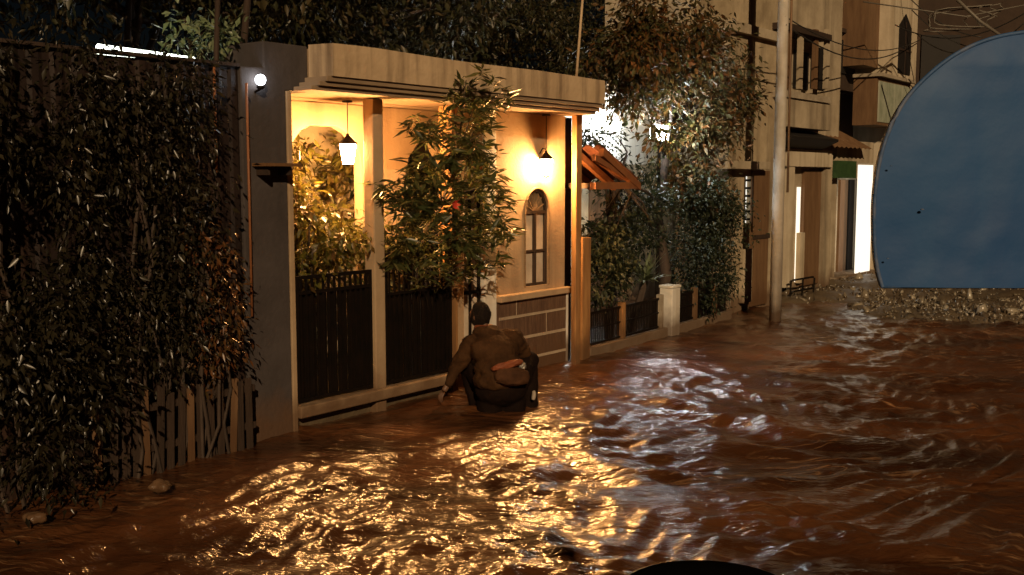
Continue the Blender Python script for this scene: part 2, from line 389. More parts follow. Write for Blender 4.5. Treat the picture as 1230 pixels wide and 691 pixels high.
# rubble on the bank: nobody could count it
rr = np.random.default_rng(5)
ico = bmesh.new(); bmesh.ops.create_icosphere(ico, subdivisions=1, radius=1)
IV = np.array([v.co[:] for v in ico.verts]); IF = np.array([[v.index for v in f.verts] for f in ico.faces]); ico.free()
VV, FF, cnt = [], [], 0
while cnt < 4200:
    x, y = rr.uniform(4.2, 12), rr.uniform(14.5, 22)
    h = -0.28 + 1.0 * float(bank(np.array([x]), np.array([y]))[0])
    if h < -0.06: continue
    near = y < 17.6 and x > 5.8
    if not near and rr.random() > 0.35: continue
    r = rr.uniform(0.01, 0.035) if rr.random() < 0.93 else rr.uniform(0.035, 0.085)
    sc = r * rr.uniform(0.4, 1.9, 3) * (1.4, 1, 0.5)
    q = Euler(rr.uniform(0, 6, 3)).to_matrix()
    P = (IV * (1 + rr.uniform(-.3, .3, (len(IV), 1))) * sc) @ np.array(q).T
    VV.append(P + (x, y, h - r * 0.1)); FF.append(IF + cnt * len(IV)); cnt += 1
rb = link('rubble', np_mesh('rubble', np.concatenate(VV), np.concatenate(FF)), M['rubble'], kind='stuff')
rb['label'] = 'wet stones and broken rubble piled at the far edge of the flood'; rb['category'] = 'rubble'

# ------------------------------------------------------------------ foliage
def leaf_arrays(P, Dn, size, aspect=0.32, fold=0.18, seed=1):
    """one folded leaf per row of P, pointing along Dn"""
    r = np.random.default_rng(seed); n = len(P)
    Dn = Dn / (np.linalg.norm(Dn, axis=1, keepdims=True) + 1e-9)
    up = r.normal(0, 1, (n, 3)) * 0.55 + (0, 0, 1)
    side = np.cross(Dn, up); side /= (np.linalg.norm(side, axis=1, keepdims=True) + 1e-9)
    nrm = np.cross(side, Dn)
    L = (size * r.uniform(0.45, 1.4, n))[:, None]
    Wd = L * aspect * r.uniform(0.8, 1.2, n)[:, None]
    base = P; tip = P + Dn * L - nrm * L * 0.12
    mid = P + Dn * L * 0.45 - nrm * L * fold * 0.5
    a = P + Dn * L * 0.42 + side * Wd * 0.5; b = P + Dn * L * 0.42 - side * Wd * 0.5
    V = np.stack([base, a, tip, b, mid], 1).reshape(-1, 3)
    i = (np.arange(n) * 5)[:, None, None]
    T = np.array([[0, 4, 1], [1, 4, 2], [2, 4, 3], [3, 4, 0]])[None]
    return V, (T + i).reshape(-1, 3)

def clumps(centres, n_per, spread, seed, droop=0.5):
    r = np.random.default_rng(seed)
    P, Dn = [], []
    for c, n in zip(centres, n_per):
        off = r.normal(0, 1, (n, 3)); off *= np.array(spread)
        P.append(np.array(c) + off)
        d = off / (np.linalg.norm(off, axis=1, keepdims=True) + 1e-6) + r.normal(0, .6, (n, 3)); d[:, 2] -= droop
        Dn.append(d)
    return np.concatenate(P), np.concatenate(Dn)

def foliage(name, P, Dn, size, aspect, m, parent, seed, fold=0.18):
    V, T = leaf_arrays(P, Dn, size, aspect, fold, seed)
    return link(name, np_mesh(name, V, T), m, parent)

def ell(r, centre, rad, n, shell=0.35):
    """n points in an ellipsoid, biased to the outside"""
    d = r.normal(0, 1, (n, 3)); d /= np.linalg.norm(d, axis=1, keepdims=True)
    q = r.uniform(shell, 1, n)[:, None] ** 0.6
    return np.array(centre) + d * q * np.array(rad)

def tree(name, label, cat, base, trunk, blobs, leaf, m, seed, nleaf=90, spread=0.2, aspect=0.34, tr=0.09, group=None, droop=0.5, limbs=14):
    """trunk: points above the base; blobs: (centre, radii, clumps) in world space"""
    t = thing(name, label, cat, base, 0, group)
    r = np.random.default_rng(seed)
    mb = MB(); pts = [Vector(base)] + [Vector(p) for p in trunk]
    n = len(pts); mb.tube(pts, [tr * (1 - 0.6 * i / max(1, n - 1)) for i in range(n)], 8)
    cs = np.concatenate([ell(r, c, rad, k) for c, rad, k in blobs])
    top = pts[-1]
    for c in cs[r.permutation(len(cs))[:limbs]]:
        c = Vector(c); m1 = top.lerp(c, 0.5) + Vector(r.normal(0, 0.12, 3)) + Vector((0, 0, 0.06))
        st = pts[-1] if r.random() < .6 or n < 3 else pts[-2]
        mb.tube([st, m1, c], [tr * 0.34, tr * 0.2, tr * 0.07], 5)
    mb.build('trunk', M['bark'], t, smooth=True)
    P, Dn = clumps(cs, r.integers(int(nleaf * .5), int(nleaf * 1.5), len(cs)), (spread, spread, spread * .8), seed + 1, droop)
    foliage('crown', P, Dn, leaf, aspect, m, t, seed + 2)
    return t

def vW(s, o, z): return Vector(W(s, o, z))

# ------------------------------------------------------------------ gatehouse
gh = thing('gatehouse', 'cream porch gatehouse with a stained flat concrete canopy and two lit bays', 'gatehouse', W(0, 0, 0), STREET_ROT)
mb = MB(); mb.prism([(-0.45, -0.4), (0, -0.4), (0, 2.82), (0.24, 2.825), (0.24, 3.2), (-0.22, 3.2), (-0.22, 2.99), (-0.45, 2.98)], -0.5, 0.0)
mb.build('pillar', M['pillar'], gh, bevel=0.012)
mb = MB(); mb.fbox(0.003, 0.05, -0.1, 0.012, -0.4, 2.818); mb.build('jamb', M['cream'], gh, bevel=0.006)
mb = MB(); mb.fbox(0.003, 0.03, -0.74, -0.103, -0.3, 2.816); mb.build('side_wall', M['cream'], gh)
mb = MB(); mb.fbox(0.99, 1.12, -0.13, 0.0, -0.4, 2.818); mb.build('post', M['cream'], gh, bevel=0.01)
mb = MB(); mb.fbox(4.145, 4.25, -0.02, 0.05, -0.4, 2.818, 0.004); mb.build('post', M['wood'], gh, bevel=0.01)['label'] = 'orange wooden corner post'
# canopy slab with a slightly uneven top edge
P = []
mb = MB(); ns = 17
for i in range(ns):
    s = 0.25 + (4.33 - 0.25) * i / (ns - 1)
    dz = 0.006 * math.sin(i * 0.7) + random.uniform(-.002, .002)
    P.append([W(s, 0.003, 2.94), W(s, 0.3, 2.94), W(s, 0.305, 3.075 + dz * .3), W(s, 0.30, 3.205 + dz), W(s, 0.003, 3.215 + dz)])
mb.grid(P)
mb.face([0, 1, 2, 3, 4]); e = (ns - 1) * 5; mb.face([e, e + 1, e + 2, e + 3, e + 4])
slab = mb.build('canopy_slab', M['fascia'], gh)
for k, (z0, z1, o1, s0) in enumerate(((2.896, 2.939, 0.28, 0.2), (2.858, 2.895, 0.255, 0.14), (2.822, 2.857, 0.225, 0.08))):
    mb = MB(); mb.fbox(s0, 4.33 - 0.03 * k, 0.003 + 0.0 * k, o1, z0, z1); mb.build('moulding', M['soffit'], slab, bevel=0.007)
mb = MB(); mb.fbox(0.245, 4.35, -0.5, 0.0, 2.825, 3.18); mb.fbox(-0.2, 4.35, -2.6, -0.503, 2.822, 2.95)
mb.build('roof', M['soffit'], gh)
# threshold
mb = MB(); mb.fbox(0.052, 2.08, -0.06, 0.05, 0.075, 0.175, 0.006); mb.build('threshold', M['cream'], gh, bevel=0.012)
mb = MB(); mb.fbox(0.055, 2.08, -0.2, -0.08, -0.4, 0.07); mb.fbox(0.0, 4.3, -2.6, -0.21, -0.4, 0.05); mb.build('floor_slab', M['soil'], gh)
# back partition with two chamfered arches
bp_ = [(0.034, 0.05), (0.62, 0.05), (0.62, 2.2), (0.64, 2.32), (0.70, 2.44), (0.79, 2.54), (0.92, 2.6), (1.26, 2.6), (1.40, 2.54), (1.49, 2.45), (1.54, 2.34), (1.56, 2.22), (1.56, 0.05), (2.16, 0.05), (2.16, 2.05), (2.24, 2.32),
       (2.4, 2.48), (2.6, 2.48), (2.74, 2.3), (2.8, 2.05), (2.8, 0.05), (3.1, 0.05), (3.1, 2.817), (0.034, 2.817)]
mb = MB(); mb.prism(bp_, -0.86, -0.75); mb.build('partition', M['cream'], gh, bevel=0.008)
mb = MB(); mb.fbox(-0.2, 4.28, -1.82, -1.7, 0.052, 2.82); mb.build('back_wall', M['tan2'], gh)
# gates: black iron leaves
def gate(s0, s1, ztop, zsolid):
    g_ = MB(); g_.fbox(s0, s0 + 0.03, -0.055, -0.02, 0.19, ztop); g_.fbox(s1 - 0.03, s1, -0.055, -0.02, 0.19, ztop)
    for z in (0.19, zsolid, ztop - 0.03): g_.fbox(s0 + 0.031, s1 - 0.031, -0.052, -0.023, z, z + 0.03)
    go = g_.build('gate', M['iron'], gh)
    b_ = MB(); n = int((s1 - s0) / 0.062)
    for i in range(1, n):
        s = s0 + (s1 - s0) * i / n
        b_.fbox(s - 0.009, s + 0.009, -0.046, -0.028, 0.222, ztop - 0.031 if zsolid > ztop - .2 else ztop + 0.05)
    b_.build('bars', M['iron'], go)
    p_ = MB()
    n = 14
    for i in range(n):
        a = s0 + 0.032 + (s1 - s0 - 0.064) * i / n; b = s0 + 0.032 + (s1 - s0 - 0.064) * (i + 0.9) / n
        p_.fbox(a, b, -0.068 - 0.006 * (i % 2), -0.062 - 0.006 * (i % 2), 0.2, zsolid)
    p_.build('sheet_panel', M['iron'], go)
gate(0.08, 0.97, 1.28, 1.12); gate(1.14, 2.07, 1.42, 1.02)
# door bay
mb = MB(); mb.fbox(2.09, 2.17, -0.2, -0.03, -0.4, 2.818); mb.build('post', M['wood'], gh)['label'] = 'brown door post'
mb = MB(); mb.fbox(2.2, 2.43, -0.3, -0.17, -0.4, 2.818); mb.build('post', M['cream'], gh, bevel=0.01)
d_ = MB()
for s0, s1, z0, z1 in ((2.435, 2.47, 0.06, 2.0), (2.72, 2.755, 0.06, 2.0), (2.471, 2.719, 1.955, 2.0), (2.471, 2.719, 0.06, 0.45), (2.471, 2.719, 0.9, 0.935), (2.471, 2.719, 1.4, 1.435), (2.58, 2.605, 0.451, 1.954)):
    d_.fbox(s0, s1, -0.26 + (0.003 if s0 == 2.58 else 0), -0.22 + (0.003 if s0 == 2.58 else 0), z0, z1)
door = d_.build('door', M['iron'], gh)
mb = MB(); mb.fbox(2.471, 2.719, -0.25, -0.24, 0.45, 1.955); mb.build('pane', M['doorglass'], door)
mb = MB(); mb.fbox(2.76, 2.96, -0.3, -0.165, -0.4, 2.818); mb.build('jamb', M['white'], gh, bevel=0.008)
mb = MB(); mb.fbox(2.433, 2.757, -0.3, -0.19, 2.003, 2.815); mb.build('lintel', M['cream'], gh)
# front wall with an arched window hole
wl, wr, wb, wsp, wtop = 3.51, 3.94, 0.90, 1.73, 1.985
arc = [(0.5 * (wl + wr) + 0.5 * (wr - wl) * math.cos(t), wsp + (wtop - wsp) * math.sin(t)) for t in np.linspace(0, math.pi, 17)]
cs_ = 0.5 * (wl + wr)
right = [(wr, wb), *arc[:9], (cs_, 2.817), (4.27, 2.817), (4.27, -0.4), (cs_, -0.4), (cs_, wb)]
left = [(cs_, wb), (cs_, -0.4), (2.963, -0.4), (2.963, 2.817), (cs_, 2.817), *arc[8:], (wl, wb)]
mb = MB(); mb.prism(right, -0.34, -0.2); mb.prism(left, -0.34, -0.2)
fw = mb.build('front_wall', M['cream'], gh)
mb = MB(); mb.fbox(3.0, 4.255, -0.199, -0.165, -0.3, 0.775); wain = mb.build('tile_dado', M['tile_panel'], fw)
mb = MB()
for z, a in ((0.58, 3.25), (0.33, 3.45), (0.09, 3.6)): mb.fbox(3.0, 4.25, -0.166, -0.158, z, z + 0.028, 0.003)
for z0, z1, ss in ((0.61, 0.77, (3.3,)), (0.36, 0.575, (3.86,))):
    for s in ss: mb.fbox(s, s + 0.009, -0.166, -0.160, z0, z1)
mb.build('mortar_lines', M['mortar'], fw)
mb = MB(); mb.fbox(2.97, 4.3, -0.198, -0.11, 0.778, 0.85, 0.004); mb.build('sill_band', M['cream'], fw, bevel=0.01)
mb = MB(); mb.fbox(4.258, 4.29, -0.33, -0.15, -0.4, 0.775); mb.build('edge_trim', M['white'], fw)
# window: dark frame, pane, ribbed hood
fr = MB()
arco = [(cs_ + (0.5 * (wr - wl)) * math.cos(t), wsp + (wtop - wsp) * math.sin(t)) for t in np.linspace(0, math.pi, 17)]
arci = [(cs_ + (0.5 * (wr - wl) - 0.03) * math.cos(t), wsp + (wtop - wsp - 0.03) * math.sin(t)) for t in np.linspace(0, math.pi, 17)]
ring = [(wr, wb), *arco, (wl, wb), (wl + 0.03, wb), *arci[::-1], (wr - 0.03, wb)]
fr.prism(ring, -0.27, -0.215)
fr.fbox(wl + 0.031, wr - 0.031, -0.265, -0.22, wb, wb + 0.03); fr.fbox(wl + 0.031, wr - 0.031, -0.263, -0.222, wsp - 0.02, wsp + 0.015)
fr.fbox(wl + 0.031, wr - 0.031, -0.261, -0.224, 1.28, 1.305); fr.fbox(cs_ - 0.016, cs_ + 0.016, -0.259, -0.218, wb + 0.031, wsp - 0.021)
win = fr.build('window', M['darkwood'], fw)
mb = MB(); mb.prism([(wr - 0.01, wb + 0.01), *[(cs_ + (0.19) * math.cos(t), wsp + 0.215 * math.sin(t)) for t in np.linspace(0, math.pi, 13)], (wl + 0.01, wb + 0.01)], -0.258, -0.252)
bl = mb.build('pane', M['doorglass'], fw)
hd = MB()
for k in range(1, 8):
    a_ = math.pi * k / 8
    hd.tube([W(cs_ + .03 * math.cos(a_), -.235, wsp + .03 * math.sin(a_)), W(cs_ + .2 * math.cos(a_), -.235, wsp + .24 * math.sin(a_))], .009, 6)
hd.prism([(cs_ + .05 * math.cos(q), wsp + .05 * math.sin(q)) for q in np.linspace(0, math.pi, 9)], -.245, -.225)
hd.prism([(cs_ + .19 * math.cos(q), wsp + .225 * math.sin(q)) for q in np.linspace(0, math.pi, 15)], -.2505, -.247)
hd.build('fanlight', M['hoodbrown'], win)
ol = MB(); ol.tube([W(wl - .012, -.197, wb - .0), *[W(cs_ + (.5 * (wr - wl) + .012) * math.cos(q), -.197, wsp + (wtop - wsp + .012) * math.sin(q)) for q in np.linspace(math.pi, 0, 19)], W(wr + .012, -.197, wb)], .014, 8)
ol.build('surround', M['hoodbrown'], win)
mb = MB(); mb.fbox(4.295, 4.54, -0.5, -0.3, -0.4, 2.815); mb.build('gap_shade', M['darkwood'], gh)  # dark filler added to stand for the shade in the gap by the post

mb = MB(); mb.fbox(4.36, 4.53, -0.06, 0.0, -0.4, 1.42, 0.006)
mb.build('wooden_board', M['wood'], None, bevel=0.006, loc=W(4.43, -0.03, 0), rotz=STREET_ROT, label='short orange wooden board standing just right of the tall corner post', cat='board')

# ------------------------------------------------------------------ lanterns
def lantern(label, s, o, zc, ztop, r=0.078):
    t = thing('lantern', label, 'lantern', W(s, o, zc - 0.12), STREET_ROT, 'lit lanterns of the gatehouse')
    c = Vector(W(s, o, zc))
    m_ = MB(); m_.lathe([(r * 0.62, -0.10), (r * 0.98, 0.075)], c, 6); m_.build('lamp_glass', M['lampglass'], t)
    m_ = MB(); m_.lathe([(r * 1.12, 0.077), (r * 1.15, 0.085), (r * 0.6, 0.125), (r * 0.22, 0.155), (r * 0.2, 0.175)], c, 12)
    m_.lathe([(r * 0.15, -0.125), (r * 0.4, -0.112), (r * 0.6, -0.102)], c, 12)
    for k in range(6):
        a = 2 * math.pi * k / 6
        m_.tube([c + Vector((r * .65 * math.cos(a), r * .65 * math.sin(a), -0.104)), c + Vector((r * 1.02 * math.cos(a), r * 1.02 * math.sin(a), 0.078))], 0.0045, 5)
    m_.build('cage', M['iron'], t)
    m_ = MB(); m_.tube([c + Vector((0, 0, 0.17)), Vector(W(s, o, ztop))], 0.005, 6); m_.lathe([(0.05, -0.022), (0.045, -0.003)], W(s, o, ztop), 12); m_.build('cord', M['iron'], t)
    return t
lantern('lantern hanging on a long cord over the black gates by the arch', 1.01, -0.35, 2.34, 2.818)
l2 = lantern('lantern glaring against the cream wall above the arched window', S(656, 200, -.11)[0], -0.11, S(656, 200, -.11)[1], 2.818, 0.075)
m_ = MB(); lx, lz = S(656, 200, -.11); m_.tube([W(lx, -0.2, lz + .14), W(lx, -0.16, lz + .2), W(lx, -0.11, lz + .19)], 0.007, 6); m_.build('bracket', M['iron'], l2)

t = thing('globe_lamp', 'small cool white globe lamp on the dark wall left of the pillar', 'lamp', W(-0.31, 0, 2.8), STREET_ROT)
c = Vector(W(-0.31, 0.07, 2.88)); m_ = MB(); m_.lathe([(0.043 * math.sin(a), -0.043 * math.cos(a)) for a in np.linspace(0.15, 2.99, 9)], c, 14); m_.build('globe', M['globecool'], t, smooth=True)
m_ = MB(); m_.lathe([(0.02, -0.075), (0.034, -0.06), (0.03, -0.044)], c, 12); m_.tube([c + Vector((0, 0, -0.07)), W(-0.31, 0.0, 2.79)], 0.01, 6); m_.build('bracket', M['iron'], t)

t = thing('ledge', 'small lamplit wooden ledge jutting from the grey pillar', 'ledge', W(-0.25, 0, 2.2), STREET_ROT)
m_ = MB(); m_.fbox(-0.36, -0.02, 0.002, 0.2, 2.20, 2.225); m_.build('board', M['wood'], t)
for a_ in (-.32, -.1):
    m_ = MB(); m_.fbox(a_, a_ + .02, 0.002, 0.15, 2.13, 2.198); m_.build('bracket', M['darkwood'], t)

# ------------------------------------------------------------------ dark sheet wall to the left
t = thing('sheet_wall', 'tall dark corrugated sheet wall behind the creepers left of the gatehouse', 'wall', W(-1.8, 0, 0), STREET_ROT)
m_ = MB(); s = -7.0; k = 0
rows = [[], []]
while s < -0.46:
    o = 0.005 * (1 if (k // 2) % 2 else -1) - 0.03
    rows[0].append(W(s, o, -0.4)); rows[1].append(W(s, o, 2.97 + 0.006 * math.sin(s * 5)))
    s += 0.03 if k % 2 else 0.05; k += 1
rows[0].append(W(-0.453, -0.03, -0.4)); rows[1].append(W(-0.453, -0.03, 2.96))
back = [[W_ for W_ in r_] for r_ in rows]
m_.grid(rows); m_.build('sheet', M['sheet'], t)
for s in (-6.5, -5.2, -3.9, -2.6, -1.3):
    m_ = MB(); m_.fbox(s, s + 0.08, -0.14, -0.05, -0.4, 2.95); m_.build('post', M['darkwood'], t)
m_ = MB(); m_.fbox(-7, -0.46, -0.09, 0.01, 2.975, 3.0); m_.build('capping', M['darkwood'], t)
for s, z0, z1, lb in ((-0.72, 2.15, 2.95, 'thin rusty pipe on the dark sheet wall, nearer the creepers'), (-0.42, 1.0, 2.85, 'thin rusty pipe on the grey pillar below the globe lamp')):
    m_ = MB(); m_.tube([W(s, 0.03, z0), W(s + 0.005, 0.03, z1)], 0.011, 8); m_.tube([W(s, 0.03, z0 + .1), W(s, -0.01, z0 + .1)], 0.008, 6)
    m_.build('pipe', M['rafter'], None, True, loc=W(s, 0.03, z0), rotz=STREET_ROT, label=lb, cat='pipe')

# picket fence in the water
t = thing('picket_fence', 'crooked dark wooden picket fence standing in the water under the creepers', 'fence', W(-1.2, 0.16, 0), STREET_ROT)
for i in range(15):
    s = -1.86 + i * 0.092; ln = random.uniform(-.03, .05); h = 0.56 + random.uniform(-.06, .05)
    m_ = MB(); w_ = 0.026
    m_.hexa([W(s - w_, 0.15, -0.35), W(s - w_, 0.168, -0.35), W(s + w_, 0.168, -0.35), W(s + w_, 0.15, -0.35),
             W(s - w_ + ln, 0.16, h), W(s - w_ + ln, 0.178, h), W(s + w_ + ln, 0.178, h), W(s + w_ + ln, 0.16, h)])
    m_.build('picket', M['picket'] if i % 4 else M['browndoor'], t)
for z in (0.12, 0.42):
    m_ = MB(); m_.fbox(-1.92, -0.5, 0.11, 0.148, z, z + 0.05); m_.build('rail', M['darkwood'], t)

# ------------------------------------------------------------------ creepers and shrubs on the left
def creeper(name, label, cat, s0, s1, z0, z1, o0, o1, n, nleaf, leaf, m, seed, spread=0.12, aspect=0.38, droop=0.9, gaps=0.0):
    t = thing(name, label, cat, W((s0 + s1) / 2, o0 + 0.05, 0), STREET_ROT)
    r = np.random.default_rng(seed)
    st = MB()
    for k in range(7):
        s = r.uniform(s0 + .1, s1 - .1); pts = []
        for z in np.linspace(-0.3, z1 - 0.2, 8): pts.append(W(s, o0 + 0.04 + 0.03 * k % 0.1, z)); s = float(np.clip(s + r.normal(0, 0.07), s0 + .05, s1 - .05))
        st.tube(pts, 0.014, 5)
    st.build('stem', M['bark'], t)
    cs = []
    while len(cs) < n:
        s, z = r.uniform(s0, s1), r.uniform(z0, z1)
        v = math.sin(s * 3.7 + 1.9 * z + seed) * math.sin(z * 3.1 - s * 2.2 + seed * 2)
        if v < gaps: 
            if r.random() > 0.12: continue
        edge = min((s - s0), (s1 - s)) / (s1 - s0)
        cs.append(W(s, o0 + (o1 - o0) * r.random() ** 0.7 * min(1, 0.4 + 4 * edge), z))
    P, Dn = clumps(cs, r.integers(int(nleaf * .5), int(nleaf * 1.5), n), (spread,) * 3, seed + 1, droop)
    foliage('leaves', P, Dn, leaf, aspect, m, t, seed + 2)
    return t
creeper('creeper', 'dense dark hanging creeper at the left edge reaching into the water', 'creeper', -4.6, -1.88, -0.02, 3.15, 0.08, 0.7, 360, 56, 0.066, M['leaf_dark'], 11, 0.11, gaps=-0.12)
creeper('creeper', 'thinner creeper over the sheet wall above the picket fence', 'creeper', -1.95, -0.88, 0.72, 3.02, 0.05, 0.24, 215, 36, 0.062, M['leaf_dark'], 23, 0.10, gaps=-0.6)
creeper('shrub', 'reddish leafy shrub growing against the grey pillar', 'shrub', -1.08, -0.7, 0.5, 1.72, 0.08, 0.26, 56, 26, 0.06, M['leaf_red'], 37, 0.075, gaps=-0.3)

# mango-like shrub leaning out over the second gate
def lance_tree():
    t = thing('shrub', 'tall shrub with long narrow leaves and a red flower leaning out over the black gate', 'shrub', W(1.66, -0.42, 0), STREET_ROT)
    r = np.random.default_rng(3); st = MB()
    p0 = [vW(1.66, -0.42, -0.2), vW(1.68, -0.36, 0.8), vW(1.72, -0.15, 1.45), vW(1.76, 0.12, 1.85), vW(1.8, 0.3, 2.3)]
    st.tube(p0, [0.035, 0.032, 0.028, 0.022, 0.014], 7)
    tips = []
    spec = [(560, 96, .5), (575, 118, .46), (545, 130, .5), (600, 118, .4), (520, 152, .45), (550, 160, .55), (580, 160, .5), (500, 158, .4), (592, 190, .5), (565, 195, .6), (535, 190, .55), (505, 195, .45),
            (484, 215, .3), (520, 225, .55), (550, 228, .6), (585, 225, .55), (608, 238, .5), (600, 265, .5), (575, 262, .6), (545, 262, .6), (515, 258, .5), (485, 255, .35), (598, 292, .45), (570, 295, .5), (540, 295, .5),
            (510, 292, .4), (478, 285, .25), (585, 312, .4), (555, 318, .4), (520, 318, .3), (490, 310, .2), (500, 235, .4), (530, 210, .5), (560, 245, .6), (590, 208, .5), (535, 275, .5), (610, 280, .4), (470, 240, .2)]
    for px, py, o in spec:
        s, z = S(px, py, o * 0.75); e = vW(s, o * 0.75, z)
        a = min(p0[1:], key=lambda q: (q - e).length + (0.6 if q.z > e.z + 0.1 else 0))
        m1 = a.lerp(e, 0.55) + Vector((0, 0, 0.04)); st.tube([a, m1, e], [0.012, 0.008, 0.004], 5)
        for _ in range(4):
            tips.append((e + Vector(r.normal(0, 0.075, 3)), (e - m1).normalized()))
        for _ in range(4):
            tips.append((m1.lerp(e, r.uniform(.2, .9)) + Vector(r.normal(0, 0.05, 3)), (e - m1).normalized()))
    st.build('trunk', M['bark'], t, smooth=True)
    P, Dn = [], []
    for p, d in tips:
        for k in range(int(r.integers(9, 17))):
            a = r.uniform(0, 6.283); v = Vector((math.cos(a), math.sin(a), r.uniform(-0.9, 0.5))) + d * 0.35
            P.append(p + Vector((0, 0, r.uniform(-.05, .05)))); Dn.append(v)
    foliage('crown', np.array([p[:] for p in P]), np.array([d[:] for d in Dn]), 0.14, 0.21, M['leaf_shrub'], t, 5, 0.1)
    s, z = S(540, 246, 0.5); c = vW(s, 0.56, z); f_ = MB()
    for k in range(6):
        a = k * 1.047; d = Vector(W(s + math.cos(a) * .05, 0.6, z + math.sin(a) * .05)); e2 = Vector(W(s + math.cos(a + .5) * .035, 0.56, z + math.sin(a + .5) * .035)); e3 = Vector(W(s + math.cos(a - .5) * .035, 0.56, z + math.sin(a - .5) * .035))
        b = len(f_.v); f_.v += [tuple(c), tuple(e2), tuple(d), tuple(e3)]; f_.face((b, b + 1, b + 2, b + 3))
    f_.build('flower', M['flower'], t)
lance_tree()

# lamplit plant in the first bay, plants behind the second gate and in the garden beyond the arches
def bay_plant(label, s, o, z1, blobs, m, seed, leaf, aspect=0.4, n=60, spread=0.1):
    return tree('garden_plant', label, 'plant', W(s, o, -0.1), [W(s + .02, o + .02, z1 * .5), W(s, o + .05, z1)], [(W(*c), rad, k) for c, rad, k in blobs], leaf, m, seed, n, spread, aspect, 0.022, None, 0.5, 10)
bay_plant('yellow-green plant lit by the lantern behind the first black gate', 0.5, -0.4, 1.3,
          [((0.42, -0.36, 1.98), (.24, .2, .26), 13), ((0.62, -0.26, 1.55), (.4, .22, .28), 26), ((0.3, -0.3, 1.3), (.24, .16, .22), 11)], M['leaf_yellow'], 51, 0.085, 0.42, 40, 0.07)
bay_plant('dark leafy plant behind the second black gate', 1.45, -0.45, 1.2, [((1.42, -0.42, 1.3), (.28, .2, .5), 24), ((1.95, -0.42, 1.2), (.2, .2, .4), 12)], M['leaf_green'], 57, 0.09, 0.4, 36, 0.08)
bay_plant('green garden plant seen through the chamfered arch', 1.1, -1.45, 1.9, [((0.95, -1.3, 2.2), (.35, .22, .4), 14), ((1.3, -1.2, 1.5), (.5, .22, .45), 26), ((1.9, -1.25, 2.2), (.4, .22, .4), 10)], M['leaf_yellow'], 63, 0.1, 0.4, 40, 0.1)
bay_plant('garden plant with dark foliage seen through the narrow arch', 2.7, -1.45, 1.5, [((2.6, -1.3, 1.8), (.4, .22, .7), 26)], M['leaf_bush'], 69, 0.1, 0.4, 40, 0.1)

# ------------------------------------------------------------------ tiled canopy right of the gatehouse
t = thing('tiled_canopy', 'small red tiled lean-to canopy on orange rafters beside the gatehouse', 'canopy', W(5.0, -0.5, 2.0), STREET_ROT)
top_s0, low_s1 = 4.55, 5.42
def slope(s): return 2.43 - (s - top_s0) * 0.46
tl = MB()
no = 8
for k in range(no):
    o0 = -1.05 + k * 0.15
    rows = []
    for q in range(7):
        row = []
        for j in range(8):
            s = top_s0 + (low_s1 - top_s0) * j / 7
            row.append(W(s, o0 + 0.15 * q / 6, slope(s) + 0.03 + 0.035 * math.sin(math.pi * q / 6) + (0.012 if j % 2 else 0)))
        rows.append(row)
    tl.grid(rows)
tl.build('roof_tiles', M['redtile'], t)
for o in (-0.95, -0.62, -0.28, 0.08):
    r_ = MB(); r_.hexa([W(top_s0, o, slope(top_s0) - 0.07), W(top_s0, o + .07, slope(top_s0) - .07), W(low_s1 - .03, o + .07, slope(low_s1) - .07), W(low_s1 - .03, o, slope(low_s1) - .07),
                        W(top_s0, o, slope(top_s0) + .02), W(top_s0, o + .07, slope(top_s0) + .02), W(low_s1 - .03, o + .07, slope(low_s1) + .02), W(low_s1 - .03, o, slope(low_s1) + .02)])
    r_.build('rafter', M['rafter'], t)
r_ = MB(); r_.fbox(4.4, 5.36, 0.06, 0.14, 1.98, 2.06); r_.build('beam', M['rafter'], t)
r_ = MB(); r_.hexa([W(4.42, 0.07, 2.31), W(4.42, 0.13, 2.31), W(5.2, .13, 2.062), W(5.2, .07, 2.062), W(4.42, .07, 2.38), W(4.42, .13, 2.38), W(5.32, .13, 2.062), W(5.32, .07, 2.062)]); r_.build('brace', M['rafter'], t)
r_ = MB(); r_.fbox(4.4, 4.46, -1.0, 0.05, 1.99, 2.05); r_.fbox(4.4, 4.46, -1.0, -0.93, -0.3, 1.985); r_.build('frame', M['darkwood'], t)

# ------------------------------------------------------------------ low fence and its gate post
t = thing('low_fence', 'low dark mesh fence on a pale kerb right of the wooden board', 'fence', W(6.5, -0.2, 0), STREET_ROT)
def fo(s): return -0.08 - 0.065 * (s - 4.6)
def seg(mb, s0, s1, w0, w1, z0, z1):
    mb.hexa([W(s0, fo(s0) + w0, z0), W(s0, fo(s0) + w1, z0), W(s1, fo(s1) + w1, z0), W(s1, fo(s1) + w0, z0), W(s0, fo(s0) + w0, z1), W(s0, fo(s0) + w1, z1), W(s1, fo(s1) + w1, z1), W(s1, fo(s1) + w0, z1)])
for a, b in ((4.58, 6.68), (6.95, 8.9)):
    k_ = MB(); seg(k_, a, b, -0.08, 0.05, -0.4, 0.09); k_.build('kerb', M['kerb'], t, bevel=0.012)
for s, m__ in ((5.42, 'wood'), (6.5, 'kerb'), (7.6, 'browndoor'), (8.3, 'browndoor'), (8.82, 'kerb')):
    k_ = MB(); seg(k_, s, s + 0.07, -0.05, 0.03, 0.093, 0.55); k_.build('post', M[m__], t)
for a, b in ((4.6, 5.41), (5.5, 6.49), (7.0, 7.59), (7.68, 8.29), (8.38, 8.81)):
    k_ = MB(); n = int((b - a) / 0.045)
    seg(k_, a, b, -0.012, 0.0, 0.48, 0.51); seg(k_, a, b, -0.012, 0.0, 0.11, 0.13); seg(k_, a, b, -0.012, 0, 0.3, 0.315)
    for i in range(n):
        s = a + (b - a) * (i + .5) / n; seg(k_, s - .011, s + .011, -0.022, -0.013, 0.095, 0.5)
    k_.build('mesh_panel', M['iron'], t)
